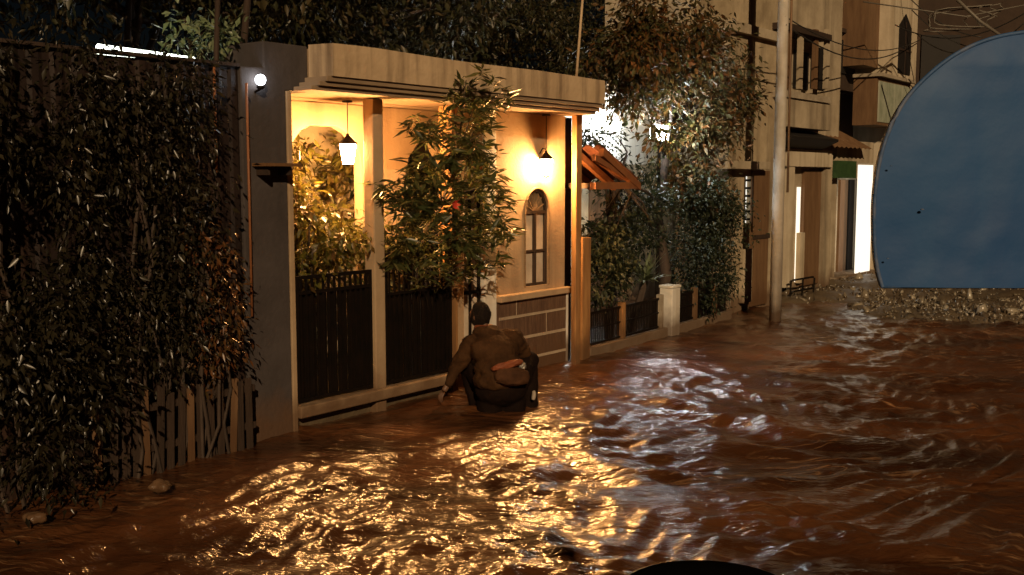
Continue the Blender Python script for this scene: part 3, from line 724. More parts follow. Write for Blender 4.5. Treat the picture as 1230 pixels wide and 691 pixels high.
k_ = MB(); k_.fbox(6.70, 6.92, -0.32, -0.12, -0.3, 0.62); k_.fbox(6.69, 6.93, -0.33, -0.11, 0.622, 0.66)
k_.build('gate_post', M['white'], None, bevel=0.012, loc=W(6.8, -.2, 0), rotz=STREET_ROT, label='stubby square white post standing in the flood by the low fence', cat='post')

# ------------------------------------------------------------------ white house with a floodlight behind the tree
t = thing('white_house', 'white garden house wall glaring in the floodlight behind the branchy tree', 'house', W(9, -2.8, 0), STREET_ROT)
m_ = MB(); m_.fbox(7.4, 11.4, -5.5, -2.8, -0.3, 3.55); m_.build('wall', M['white'], t)
m_ = MB(); m_.fbox(7.38, 11.42, -2.8, -2.77, -0.3, 2.35); m_.build('dado', M['tan'], t)
m_ = MB(); m_.fbox(7.3, 11.5, -5.6, -2.68, 3.553, 3.66); m_.build('roof', M['fascia'], t)
m_ = MB(); m_.fbox(8.6, 9.4, -2.768, -2.74, 0.1, 2.0); m_.build('door', M['browndoor'], t)
t = thing('floodlight', 'cool white floodlight on a thin stand glaring among the leaves of the branchy tree', 'floodlight', W(S(792, 160, -.75)[0], -.75, 2.9), STREET_ROT)
fs, fz = S(792, 160, -.75)
m_ = MB(); m_.fbox(fs - .17, fs + .17, -.80, -.70, fz - .115, fz + .115); m_.build('housing', M['steel'], t)
m_ = MB(); m_.fbox(fs - .155, fs + .155, -.698, -.69, fz - .1, fz + .1); m_.fbox(fs - .155, fs + .155, -.81, -.802, fz - .1, fz + .1); m_.build('lens', M['lampcool'], t)
m_ = MB(); m_.tube([W(fs, -.75, fz - .11), W(fs, -.75, -.3)], 0.025, 8); m_.build('stand', M['iron'], t)

t = thing('wall_lamp', 'round white wall lamp on the white house seen between the canopy and the branchy tree', 'lamp', W(S(740, 150, -2.5)[0], -2.6, 2.9), STREET_ROT)
ws, wz = S(740, 152, -2.5); c = Vector(W(ws, -2.5, wz))
m_ = MB(); m_.lathe([(0.075 * math.sin(a), -0.075 * math.cos(a)) for a in np.linspace(0.12, 3.02, 11)], c, 18); m_.build('globe', M['lampcool'], t, True)
m_ = MB(); m_.lathe([(.03, -.10), (.05, -.09), (.045, -.072)], c, 12); m_.tube([c + Vector((0, 0, -.09)), W(ws, -2.6, wz - .12), W(ws, -2.795, wz - .1)], .014, 6); m_.build('bracket', M['iron'], t)

# branchy tree with orange and green leaves over the low fence
def T(px, py, o): s, z = S(px, py, o); return W(s, o, z)
def blob(px, py, o, rx, rz, k): return (T(px, py, o), (rx, rx, rz), k)
tree('broadleaf_tree', 'branchy tree with orange and green leaves spreading above the low fence', 'tree', W(7.2, -0.7, -0.2), [T(800, 330, -.7), T(790, 260, -.8), T(800, 190, -.8), T(812, 120, -.8)],
     [blob(800, 60, -.6, .75, .7, 44), blob(850, 85, -.5, .5, .65, 26), blob(780, 110, -.7, .45, .4, 13), blob(850, 160, -.5, .42, .3, 15), blob(880, 105, -.5, .3, .5, 8), blob(760, 40, -.7, .5, .5, 14), blob(825, 205, -.7, .4, .2, 8), blob(792, 158, -.42, .22, .16, 3), blob(740, 75, -.9, .4, .4, 12), blob(835, 235, -.75, .35, .25, 12)],
     0.10, M['leaf_orange'], 71, 125, 0.16, 0.42, 0.1, limbs=26)
tree('climbing_shrub', 'dark tangled climber with bare twigs between the tiled canopy and the spiky plant', 'shrub', W(5.6, -0.45, -0.2), [T(735, 330, -.5), T(730, 260, -.5), T(742, 215, -.5)],
     [blob(735, 300, -.4, .34, .6, 34), blob(768, 270, -.6, .34, .45, 18), blob(720, 335, -.4, .25, .38, 16), blob(752, 215, -.6, .4, .3, 11), blob(785, 240, -.6, .35, .2, 6), blob(722, 165, -.9, .25, .3, 7)], 0.075, M['leaf_bush'], 83, 84, 0.10, 0.4, 0.06, limbs=34)
tree('round_bush', 'dark dense rounded bush overhanging the low fence left of the stained wall', 'bush', W(8.0, -0.6, -0.2), [T(850, 340, -.6), T(850, 300, -.6)],
     [blob(845, 250, -.45, .42, .36, 26), blob(868, 272, -.35, .36, .36, 26), blob(838, 310, -.45, .42, .5, 30), blob(860, 330, -.4, .3, .3, 14), blob(835, 365, -.45, .32, .25, 10)], 0.06, M['leaf_bush'], 91, 110, 0.12, 0.45, 0.06)
# spiky plant
t = thing('spiky_plant', 'pale green spiky rosette plant behind the low fence', 'plant', W(6.1, -0.5, 0.1), STREET_ROT)
c = Vector(T(775, 338, -.45)); r = np.random.default_rng(9); sp = MB()
for k in range(40):
    a = r.uniform(0, 6.28); e = r.uniform(0.15, 1.2); L_ = r.uniform(0.3, 0.62)
    d = Vector((math.cos(a) * math.cos(e), math.sin(a) * math.cos(e), math.sin(e))); sd = d.cross(Vector((0, 0, 1))).normalized()
    p1 = c + d * L_ * .5; p2 = c + d * L_ + Vector((0, 0, -.16 * L_)); w_ = 0.024
    b = len(sp.v); sp.v += [tuple(c - sd * w_ * .6), tuple(c + sd * w_ * .6), tuple(p1 + sd * w_), tuple(p1 - sd * w_), tuple(p2)]
    sp.face((b, b + 1, b + 2, b + 3)); sp.face((b + 3, b + 2, b + 4))
sp.build('leaves', M['leaf_pale'], t)
st = MB(); st.tube([W(6.1, -.5, -.2), c], [0.06, 0.05], 8); st.build('stem', M['bark'], t)

# ------------------------------------------------------------------ trees behind
trees = [('spreading dark tree behind the sheet wall above the creepers at upper left', -3.2, -2.3, [((-3.4, -2.1, 4.6), (1.7, 1.3, 1.3), 70), ((-1.6, -2.0, 4.6), (1.3, 1.1, 1.1), 46)], 101),
         ('dark tree rising behind the pillar end of the gatehouse', 0.6, -3.3, [((0.1, -3.1, 4.9), (1.5, 1.2, 1.25), 60), ((1.9, -3.1, 4.8), (1.4, 1.2, 1.2), 56)], 113),
         ('tall dark tree behind the middle of the gatehouse canopy', 3.6, -3.8, [((3.4, -3.7, 5.1), (1.6, 1.3, 1.5), 74), ((5.2, -3.7, 4.9), (1.4, 1.2, 1.3), 56)], 127),
         ('dark tree filling the gap above the right end of the gatehouse canopy', 6.2, -5.2, [((6.0, -5.0, 4.6), (1.5, 1.0, 1.5), 60), ((4.4, -5.2, 5.4), (1.4, 1.0, 1.2), 40)], 133),
         ('dark tree behind the aerial mast on the canopy', 7.0, -7.5, [(T(650, 50, -7.0), (1.6, 1.0, 1.5), 60), (T(715, 50, -7.2), (1.6, 1.0, 1.6), 60), (T(560, 30, -7.), (1.6, 1, 1.2), 50)], 134),
         ('dark tree behind the white house and the branchy tree', 8.6, -6.6, [((7.8, -6.4, 5.4), (1.9, 1.2, 1.6), 64), ((10.2, -6.2, 5.8), (1.7, 1.2, 1.5), 50)], 139)]
for lb, s, o, bl_, sd in trees:
    tree('garden_tree', lb, 'tree', W(s, o, -0.2), [W(s + .1, o, 1.5), W(s - .05, o + .05, 2.8), W(s + .1, o, 3.8)], [(c_ if c_[1] > 8 else W(*c_), rad, k) for c_, rad, k in bl_], 0.13, M['leaf_tree'], sd, 85, 0.26, 0.4, 0.14, 'dark trees behind the walls')
# lit sprig by the globe lamp
tree('sapling', 'slim lamplit green sapling above the globe lamp', 'tree', W(-0.25, -0.75, -0.2), [W(-0.3, -.75, 1.6), W(-.3, -.7, 3.0)], [(W(-0.36, -0.6, 3.22), (.24, .2, .2), 12), (W(-.15, -.6, 3.15), (.15, .15, .2), 6)], 0.085, M['leaf_pale'], 151, 30, 0.08, 0.4, 0.025, limbs=8)

t = thing('tube_light', 'long cool tube light glowing behind the top of the sheet wall', 'light', W(-1.3, -1.0, 3.1), STREET_ROT)
a, b = S(118, 62, -1.0), S(232, 77, -1.0)
m_ = MB(); m_.tube([W(a[0], -1.0, a[1] + .02), W(b[0], -1.0, b[1] + .02)], 0.042, 10); m_.build('tube', M['tubecool'], t)
m_ = MB(); m_.fbox(a[0], b[0], -1.1, -1.04, a[1] - .05, a[1] + .01); m_.fbox(b[0] - .05, b[0], -1.16, -1.101, -0.3, 3.0); m_.fbox(a[0], a[0] + .05, -1.16, -1.101, -0.3, 3.0); m_.build('holder', M['steel'], t)

def pole(name, label, cat, p0, p1, r0, r1, m__):
    m_ = MB(); m_.tube([p0, Vector(p0).lerp(Vector(p1), .5), p1], [r0, (r0 + r1) / 2, r1], 12)
    return m_.build(name, m__, None, True, loc=tuple(p0), label=label, cat=cat)
pole('metal_pole', 'thin dark pole behind the sheet wall, left of the thicker one', 'pole', W(-.62, -.35, -0.3), T(262, -30, -.35), 0.022, 0.022, M['darkwood'])
pole('metal_pole', 'thicker dark pole rising beside the globe lamp', 'pole', W(-.42, -.62, -0.3), T(300, -30, -.62), 0.032, 0.03, M['darkwood'])
pole('aerial_mast', 'thin pale mast standing on the right end of the canopy', 'mast', W(4.05, 0.1, 3.2), T(702, -30, 0.1), 0.016, 0.014, M['fascia'])

# ------------------------------------------------------------------ utility pole
pb = G(931, 383)
t = thing('utility_pole', 'tall pale concrete utility pole standing at the flood edge', 'utility pole', (pb.x, pb.y, 0))
m_ = MB(); m_.tube([(pb.x, pb.y, -0.4), (pb.x, pb.y, 3.0), (pb.x + .01, pb.y, 8.6)], [0.092, 0.084, 0.07], 18); m_.build('shaft', M['concrete'], t, True)
m_ = MB(); m_.tube([(pb.x + .125, pb.y - .04, 1.9), (pb.x + .115, pb.y - .04, 3.6), (pb.x + .09, pb.y - .03, 8.0)], 0.018, 8); m_.build('conduit', M['browndoor'], t, True)
m_ = MB(); m_.box(pb.x - .7, pb.x + .7, pb.y - .14, pb.y - .07, 7.9, 7.99); m_.build('cross_arm', M['steel'], t)
for k in (-.6, 0.25, .6):
    m_ = MB(); m_.lathe([(.03, 0), (.045, .03), (.03, .06), (.045, .09), (.02, .12)], (pb.x + k, pb.y - .105, 7.992), 10); m_.build('insulator', M['white'], t, True)

# ------------------------------------------------------------------ far houses
def sq(mb, px0, px1, py0, py1, o0, o1):
    """box whose front (at o1) covers the pixels px0..px1 at heights given at px0"""
    s0, z1 = S(px0, py0, o1); s1, _ = S(px1, py0, o1); _, z0 = S(px0, py1, o1)
    mb.fbox(s0, s1, o0, o1, min(z0, z1), max(z0, z1)); return s0, s1, min(z0, z1), max(z0, z1)

t = thing('stained_house', 'old stained tan wall house with a barred lit slit left of the utility pole', 'house', W(10.2, -.6, 0), STREET_ROT)
s0, _ = S(872, 300, -.6); s1, _ = S(938, 300, -.6)
ss0, zz1 = S(896, 212, -.6); ss1, zz0 = S(903, 268, -.6)
m_ = MB(); m_.fbox(s0, ss0, -1.5, -.6, -.4, 5.3); m_.fbox(ss1, s1, -1.5, -.6, -.4, 5.3); m_.fbox(ss0, ss1, -1.5, -.6, -.4, zz0); m_.fbox(ss0, ss1, -1.5, -.6, zz1, 5.3)
m_.build('wall', M['tan'], t)
m_ = MB(); m_.fbox(ss0, ss1, -.75, -.7, zz0, zz1); wn = m_.build('window', M['litwindow'], t)
m_ = MB()
for q in range(6):
    z = zz0 + (zz1 - zz0) * (q + .5) / 6; m_.fbox(ss0, ss1, -.66, -.63, z - .018, z + .018)
m_.build('bars', M['iron'], wn)
m_ = MB(); sq(m_, 905, 925, 205, 368, -.598, -.56); dr = m_.build('door', M['browndoor'], t)
m_ = MB(); sq(m_, 905, 925, 283, 288, -.559, -.545); m_.build('rail', M['darkwood'], dr)
m_ = MB(); sq(m_, 876, 926, 193, 203, -.598, -.4); m_.build('ledge', M['tan2'], t, bevel=.01)
m_ = MB(); sq(m_, 872, 940, 22, 34, -1.5, -.5); m_.build('cornice', M['tan2'], t)
m_ = MB(); sq(m_, 893, 903, 365, 300, -.598, -.5); m_.build('buttress', M['tan2'], t, bevel=.02)

t = thing('balcony_house', 'tan house with a boxed balcony and peeling plaster just right of the utility pole', 'house', W(12.5, -.8, 0), STREET_ROT)
a0, _ = S(940, 300, -.8); a1, _ = S(1003, 300, -.8)
m_ = MB(); m_.fbox(a0, a1, -4.6, -.8, -.4, 6.4); m_.build('wall', M['tan2'], t)
m_ = MB(); sq(m_, 944, 999, 117, 152, -.798, -.42); bc = m_.build('balcony', M['tan2'], t, bevel=.01)
m_ = MB(); sq(m_, 943, 999, 108, 116, -.798, -.38); m_.build('coping', M['kerb'], bc)
for px in (945, 962, 980, 994):
    m_ = MB(); sq(m_, px, px + 4, 35, 107, -.5, -.44); m_.build('post', M['browndoor' if px in (945, 980) else 'tan2'], bc)
m_ = MB(); sq(m_, 943, 1000, 26, 34, -.798, -.38); m_.build('lintel', M['brownwall'], bc)
m_ = MB(); sq(m_, 955, 972, 60, 106, -.798, -.77); m_.build('window', M['dark'], t)
m_ = MB(); sq(m_, 976, 992, 55, 106, -.798, -.77); m_.build('window', M['dark'], t)
# balcony underside as a sloping wedge, its shade put into the dark colour
m_ = MB(); q0, z0 = S(943, 152, -.42); q1, _ = S(1000, 152, -.42)
m_.hexa([W(q0, -.79, z0 - .42), W(q0, -.3, z0 - .2), W(q1, -.3, z0 - .2), W(q1, -.79, z0 - .42), W(q0, -.79, z0 - .005), W(q0, -.3, z0 - .16), W(q1, -.3, z0 - .16), W(q1, -.79, z0 - .005)])
m_.build('awning', M['dark'], t)  # no awning: the balcony underside, its shade put into the dark colour
m_ = MB(); sq(m_, 946, 1001, 178, 200, -.798, -.6); m_.build('beam', M['towerwall'], t, bevel=.01)
m_ = MB(); sq(m_, 947, 955, 200, 345, -.798, -.62); m_.build('pier', M['towerwall'], t)
m_ = MB(); sq(m_, 958, 962, 225, 338, -.798, -.785); m_.build('window', M['litwindow'], t)['label'] = 'tall slit of white light'
m_ = MB(); sq(m_, 967, 990, 205, 343, -.798, -.74); m_.build('door', M['browndoor'], t)
m_ = MB(); sq(m_, 992, 1000, 200, 348, -.798, -.66); m_.build('pier', M['tan2'], t)
m_ = MB(); sq(m_, 962, 967, 280, 340, -.798, -.7); m_.build('pier', M['towerwall'], t)

t = thing('brown_house', 'tall dark brown windowless house behind the balcony house', 'house', W(15.2, -1.6, 0), STREET_ROT)
a0, _ = S(985, 300, -1.6); a1, _ = S(1062, 300, -1.6)
m_ = MB(); m_.fbox(a0 + .3, a1, -6, -1.6, -.4, 8.5); m_.build('wall', M['brownwall'], t)
for py in (30, 105):
    m_ = MB(); sq(m_, 1001, 1034, py, py + 5, -1.598, -1.5); m_.build('string_course', M['brownwall'], t)
m_ = MB(); sq(m_, 1012, 1024, 48, 88, -1.598, -1.56); m_.build('window', M['dark'], t)

t = thing('tower_house', 'narrow cream upper storey with a dark pointed window above the blue panel', 'house', W(17.6, -.8, 0), STREET_ROT)
b0, _ = S(1072, 60, -.8); b1, _ = S(1101, 60, -.8); _, zb = S(1072, 82, -.8)
m_ = MB(); m_.fbox(b0, b1, -2.0, -.8, -.4, 8.2); m_.build('wall', M['towerwall'], t)
m_ = MB(); e0, ez = S(1038, 78, -1.1); m_.fbox(e0, b0 - .003, -2.0, -1.1, ez, 8.2); m_.build('shaded_side', M['browndoor'], t)  # side face of the tower, its shadow put into the brown colour
w0, wz1 = S(1080, 30, -.8); w1, wz0 = S(1092, 92, -.8); wm = (w0 + w1) / 2; wz0 = S(1080, 88, -.8)[1]
m_ = MB(); m_.prism([(w0, wz0), (w1, wz0), (w1, wz1), (wm, wz1 + .28), (w0, wz1)], -.799, -.78); wi = m_.build('window', M['dark'], t)
m_ = MB(); m_.fbox(wm - .02, wm + .02, -.779, -.765, wz0, wz1 + .1); m_.fbox(w0, w1, -.779, -.767, (wz0 + wz1) / 2 - .02, (wz0 + wz1) / 2 + .02); m_.build('bars', M['darkwood'], wi)
m_ = MB(); g0, gz1, = S(1054, 92, -.6); g1, _ = S(1094, 92, -.6); gz0 = S(1054, 150, -.6)[1]
m_.fbox(g0, g1, -1.09, -.6, gz0, gz1); bx = m_.build('oriel', M['browndoor'], t)
m_ = MB(); m_.fbox(g0 + .07, (g0 + g1) / 2 - .02, -.598, -.585, gz0 + .06, gz1 - .08); m_.fbox((g0 + g1) / 2 + .02, g1 - .07, -.598, -.585, gz0 + .06, gz1 - .08); m_.build('pane', M['greenglass'], bx)
m_ = MB(); m_.fbox(g0 - .06, g1 + .06, -1.09, -.5, gz1 + .003, gz1 + .07); m_.build('cap', M['kerb'], bx)

t = thing('shop_porch', 'little tiled porch with a white column given its own glow and green awning at the blue panel', 'porch', W(15.5, -.75, 0), STREET_ROT)
m_ = MB(); c0, c1, cz0, cz1 = sq(m_, 1032, 1049, 198, 334, -.76, -.735); m_.build('glowing_column', M['columnglow'], t)  # white column as an emissive strip, no doorway behind it
m_ = MB(); sq(m_, 1006, 1050, 168, 195, -1.1, -.68); m_.build('lintel', M['tan2'], t)
m_ = MB(); p0, pz = S(1003, 176, -.4); p1, _ = S(1050, 160, -.4)
rows = []
for i in range(19):
    f_ = i / 18; s = p0 + (p1 - p0) * f_
    rows.append([W(s, -.4, pz - .02 + .03 * (i % 2)), W(s, -.75, pz + .18 + .03 * (i % 2)), W(s, -1.2, pz + .42 + .03 * (i % 2))])
m_.grid(rows); m_.build('roof_tiles', M['browndoor'], t)
m_ = MB(); sq(m_, 1006, 1029, 193, 214, -1.0, -.62); m_.build('awning', M['greenawning'], t)
m_ = MB(); sq(m_, 1004, 1050, 214, 352, -1.35, -1.2); m_.build('wall', M['towerwall'], t)
m_ = MB(); sq(m_, 1010, 1019, 216, 338, -1.198, -1.15); m_.build('door', M['browndoor'], t)
m_ = MB(); sq(m_, 1021, 1027, 216, 336, -1.198, -1.15); m_.build('door', M['dark'], t)
m_ = MB(); sq(m_, 1003, 1052, 334, 352, -1.198, -.7); m_.build('step', M['kerb'], t)

t = thing('end_house', 'dark house closing the street behind the cables at upper right', 'house', (13.5, 29, 0))
m_ = MB(); m_.box(9.6, 22, 27.5, 34, -.4, 7.6); m_.build('wall', M['brownwall'], t)
m_ = MB(); m_.box(12.6, 22.4, 26.6, 34.4, 7.603, 7.95); m_.build('roof', M['steel'], t)
for x in (10.6, 12.8, 15.0):
    m_ = MB(); m_.box(x, x + 1.0, 27.44, 27.498, 4.2, 5.8); m_.build('window', M['dark'], t)

# overhead cables
cables = [((943, 20), 15.5, (1105, 48), 24, .35), ((1075, 30), 22, (1240, 10), 20, .4), ((1095, 12), 23, (1200, 60), 22, .25), ((1100, 40), 23, (1230, 28), 20, .5), ((1085, -10), 23, (1180, 45), 22, .2), ((944, 30), 15.5, (1080, 62), 22, .3)]
for i, (a, ya, b, yb, sag) in enumerate(cables):
    A_, B_ = D(*a, ya), D(*b, yb); m_ = MB()
    m_.tube([A_.lerp(B_, k / 14) - Vector((0, 0, sag * 4 * (k / 14) * (1 - k / 14))) for k in range(15)], 0.012 if i else 0.01, 5)
    o = m_.build('cable', M['wire'], None, True, loc=tuple(A_), label='thin dark overhead cable sagging across the upper right corner', cat='cable', group='overhead cables')
lp = D(1160, 20, 21); m_ = MB()
for q in range(3):
    m_.tube([lp + Vector((.62 * math.cos(k / 20 * 6.283 + .5 * math.sin(k * .9 + q)) * (1 + .14 * q), 0.05 * q, .20 * math.sin(k / 20 * 6.283 + .5 * q) * (1 + .2 * q))) for k in range(21)], 0.013, 5)
m_.tube([lp + Vector((-2, 0.1, .3)), lp, lp + Vector((2.6, 0, .5))], 0.014, 5)
m_.build('cable_coil', M['palewire'], None, True, loc=tuple(lp), label='pale spare loop of cable coiled among the overhead wires', cat='cable')
A_, B_ = D(1150, 0, 19), D(1205, 45, 19); m_ = MB(); m_.tube([A_, A_.lerp(B_, .5) + Vector((0, 0, -.05)), B_], 0.03, 6)
m_.build('cable_strap', M['palewire'], None, True, loc=tuple(A_), label='short thick pale cable slanting down just above the blue panel', cat='cable')

# bent metal rack by the pole
t = thing('metal_rack', 'bent dark metal rack lying by the wall right of the utility pole', 'rack', G(962, 362, 0.02))
m_ = MB(); c0 = G(948, 360, 0.0); c1 = G(976, 356, 0.0)
for zz in (.1, .3):
    m_.tube([c0 + Vector((0, 0, zz)), c0.lerp(c1, .1) + Vector((0, -.05, zz + .04)), c1 + Vector((0, 0, zz + .05))], 0.018, 6)
m_.build('rails', M['iron'], t)
for c_ in (c0, c0.lerp(c1, .5), c1):
    m_ = MB(); m_.tube([c_ + Vector((0, 0, -.2)), c_ + Vector((.02, -.02, .34))], 0.016, 6); m_.build('leg', M['iron'], t)

# ------------------------------------------------------------------ blue hood
HD = 1.5
outl = [(1057, 345), (1050, 322), (1047, 285), (1047, 240), (1052, 198), (1063, 160), (1080, 125), (1103, 98), (1133, 72), (1165, 54), (1198, 43), (1232, 38)]
pts = [D(px + 3, py, HD) for px, py in outl]
cx = pts[-1].x + 0.01
# smooth the outline
def chaikin(p, n=2):
    for _ in range(n):
        q = [p[0]]
        for a, b in zip(p[:-1], p[1:]): q += [a.lerp(b, .25), a.lerp(b, .75)]
        q.append(p[-1]); p = q
    return p
pts = chaikin(pts)
half = pts + [Vector((2 * cx - p.x, p.y, p.z)) for p in pts[::-1]]
t = thing('blue_panel', 'dented blue painted metal panel with a rounded top at the right edge', 'metal panel', (cx + .15, HD + .06, 0))
zb = pts[0].z; cen = Vector((cx, HD, (zb + pts[-1].z) / 2 - .1))
m_ = MB(); rows = []
for a_, b_ in zip(pts, [Vector((2 * cx - p.x, p.y, p.z)) for p in pts]):
    row = []
    for q in range(41):
        u = q / 40; p = a_.lerp(b_, u); v = (p.z - zb) / (pts[-1].z - zb)
        e_ = min(1, min(u, 1 - u) * 14) * min(1, (1 - v) * 8)
        row.append(p + Vector((0, e_ * (-0.012 * (1 - (2 * u - 1) ** 2) + 0.004 * mn.noise(p * 7) + 0.002 * mn.noise(p * 26)), 0)))
    rows.append(row)
m_.grid(rows)
# bottom edge closes the half-oval
m_.build('face_sheet', M['blue'], t, True)
m_ = MB(); m_.tube(half, 0.003, 8, False); m_.tube([half[0], half[0].lerp(half[-1], .5) + Vector((0, 0, .0)), half[-1]], 0.002, 8); m_.build('rim', M['bluerim'], t, True)
m_ = MB(); m_.grid([[p + Vector((0, .004, 0)) for p in half], [p + Vector((0, .012, 0)) for p in half]]); m_.prism_vec([p + Vector((0, .012, 0)) for p in half], (0, .003, 0)); m_.build('shell', M['blue'], t, True)
for px, py, r_ in ((1103, 252, .006), (1066, 200, .004), (1062, 310, .004)):
    m_ = MB(); c_ = D(px, py, HD); r_ *= .5; m_.lathe([(r_, -.0), (r_ * .8, r_ * .5), (r_ * .2, r_ * .7)], c_ + Vector((0, -.015, 0)), 10); m_.build('rivet', M['bluerim'], t, True)
m_ = MB(); m_.tube([(cx + .17, HD + .08, -.4), (cx + .17, HD + .08, zb + .2)], .02, 10); m_.tube([(cx + .05, HD + .075, zb + .08), (cx + .28, HD + .075, zb + .08)], .015, 8); m_.build('stand', M['steel'], t, True)

# ------------------------------------------------------------------ black drum at the bottom edge
bc_ = D(836, 672, 2.72)
t = thing('drum', 'black plastic drum whose rounded lid pokes up at the bottom edge', 'drum', (bc_.x, bc_.y - .2, 0))
cc = (bc_.x, bc_.y - .225, 0)
m_ = MB(); m_.lathe([(.195, -.35), (.215, .1), (.205, .35), (.222, .6), (.21, .85), (.215, bc_.z - .03)], cc, 40); m_.build('body', M['black'], t, True)
m_ = MB(); m_.lathe([(.231, bc_.z - .028), (.233, bc_.z - .008), (.22, bc_.z), (.12, bc_.z + .012), (.01, bc_.z + .016)], cc, 40); m_.build('lid', M['black'], t, True)
m_ = MB(); m_.tube([(cc[0] + .231 * math.cos(k / 40 * 6.2832), cc[1] + .231 * math.sin(k / 40 * 6.2832), bc_.z - .012) for k in range(41)], .007, 8, False); m_.build('rim', M['blackgloss'], t, True)

# ------------------------------------------------------------------ floating litter
def bag(px, py, r_, lb, sd):
    p = G(px, py, .02); bm = bmesh.new(); bmesh.ops.create_icosphere(bm, subdivisions=3, radius=r_)
    q = random.Random(sd)
    for v in bm.verts:
        v.co *= 1 + .22 * math.sin(v.co.x * 70 + sd) * math.cos(v.co.y * 60) + q.uniform(-.08, .08); v.co.z *= .75; v.co.x *= 1.25
        v.co += p
    me = bpy.data.meshes.new('plastic_bag'); bm.to_mesh(me); bm.free()
    for f_ in me.polygons: f_.use_smooth = True
    link('plastic_bag', me, M['bagwhite'], None, loc=tuple(p), label=lb, cat='bag')
bag(192, 584, .06, 'pale crumpled plastic bag floating in front of the picket fence', 2)
bag(42, 622, .05, 'small pale plastic bag caught at the foot of the left creeper', 5)

# ------------------------------------------------------------------ person
def skin_mesh(name, V, E, rad, sub=2, rootv=0):
    me = bpy.data.meshes.new(name); me.from_pydata([tuple(v) for v in V], E, []); me.update()
    ob = bpy.data.objects.new(name, me); COL.objects.link(ob)
    md = ob.modifiers.new('skin', 'SKIN'); md.use_smooth_shade = True; md.branch_smoothing = 0.6
    for i, sv in enumerate(me.skin_vertices[0].data):
        r_ = rad[i]; sv.radius = (r_, r_) if not isinstance(r_, tuple) else r_
        sv.use_root = (i == rootv)
    s_ = ob.modifiers.new('sub', 'SUBSURF'); s_.levels = sub; s_.render_levels = sub
    dg = bpy.context.evaluated_depsgraph_get(); dg.update()
    out = bpy.data.meshes.new_from_object(ob.evaluated_get(dg))
    bpy.data.objects.remove(ob)
    for f_ in out.polygons: f_.use_smooth = True
    return out

PO = G(606, 488); PO.z = 0.0
PR = R(14)
ROT = Matrix.Rotation(PR, 4, 'Z')
def pv(x, y, z): return Vector(PO) + ROT @ Vector((x, y, z))
person = thing('person', 'person in dark olive jacket squatting in the flood with one hand lowered into the water', 'person', (PO.x, PO.y, 0), PR)

# joints, local: x to the right of the picture, y away from the camera
J = {'pelvis': (0, 0.05, 0.20), 'waist': (-0.01, 0.10, 0.36), 'chest': (-0.03, 0.17, 0.54), 'upper': (-0.05, 0.21, 0.64), 'neck': (-0.12, 0.25, 0.70), 'skull': (-0.15, 0.30, 0.77),
     'shL': (-0.24, 0.21, 0.57), 'elL': (-0.385, 0.26, 0.36), 'wrL': (-0.49, 0.22, 0.19), 'paL': (-0.54, 0.20, 0.12),
     'shR': (0.125, 0.22, 0.615), 'elR': (0.25, 0.36, 0.42), 'wrR': (0.17, 0.56, 0.33), 'paR': (0.13, 0.63, 0.31),
     'hipL': (-0.12, 0.08, 0.18), 'knL': (-0.23, 0.48, 0.36), 'anL': (-0.17, 0.20, -0.18), 'toL': (-0.20, 0.40, -0.235),
     'hipR': (0.12, 0.08, 0.18), 'knR': (0.27, 0.46, 0.34), 'anR': (0.205, 0.18, -0.16), 'toR': (0.24, 0.38, -0.225)}
def chain(names, edges, rad):
    idx = {n: i for i, n in enumerate(names)}
    return [pv(*J[n]) for n in names], [(idx[a], idx[b]) for a, b in edges], [rad[n] for n in names]
RAD = {'pelvis': (.135, .12), 'waist': (.125, .105), 'chest': (.145, .115), 'upper': (.12, .09), 'neck': .055, 'skull': .06, 'shL': .06, 'elL': .042, 'wrL': .028, 'paL': .034, 'shR': .06, 'elR': .042, 'wrR': .028, 'paR': .034,
       'hipL': .10, 'knL': .06, 'anL': .042, 'toL': .035, 'hipR': .10, 'knR': .06, 'anR': .042, 'toR': .035}
names = list(J)
edges = [('pelvis', 'waist'), ('waist', 'chest'), ('chest', 'upper'), ('upper', 'neck'), ('neck', 'skull'), ('upper', 'shL'), ('shL', 'elL'), ('elL', 'wrL'), ('wrL', 'paL'), ('upper', 'shR'), ('shR', 'elR'), ('elR', 'wrR'), ('wrR', 'paR'),
         ('pelvis', 'hipL'), ('hipL', 'knL'), ('knL', 'anL'), ('anL', 'toL'), ('pelvis', 'hipR'), ('hipR', 'knR'), ('knR', 'anR'), ('anR', 'toR')]
body = skin_mesh('person_body', *chain(names, edges, RAD))
bm = bmesh.new(); bm.from_mesh(body)
# head with face, ears; turned to the left
hc = pv(-0.165, 0.31, 0.815); HR = ROT @ Matrix.Rotation(R(38), 4, 'Z') @ Matrix.Rotation(R(14), 4, 'X')
tmp = bmesh.new(); bmesh.ops.create_icosphere(tmp, subdivisions=4, radius=1)
for v in tmp.verts:
    x, y, z = v.co
    fx = 0.078 * (1 - .16 * max(0, -z) ** 1.4); y2 = 0.098 * y + (0.012 if y > 0 and z < 0 else 0)
    nose = 0.022 * math.exp(-((x / .16) ** 2 + ((z + .12) / .2) ** 2)) if y > 0 else 0
    brow = 0.006 * math.exp(-((z - .12) / .1) ** 2) if y > .4 else 0
    eye = -0.008 * (math.exp(-(((x - .38) / .16) ** 2 + ((z - .0) / .1) ** 2)) + math.exp(-(((x + .38) / .16) ** 2 + (z / .1) ** 2))) if y > 0 else 0
    mouth = -0.004 * math.exp(-((x / .3) ** 2 + ((z + .48) / .05) ** 2)) if y > 0 else 0
    chin = 0.010 * math.exp(-((x / .3) ** 2 + ((z + .8) / .2) ** 2)) if y > 0 else 0
    v.co = hc + (HR @ Vector((x * fx, y2 + nose + brow + eye + mouth + chin, z * 0.118)))
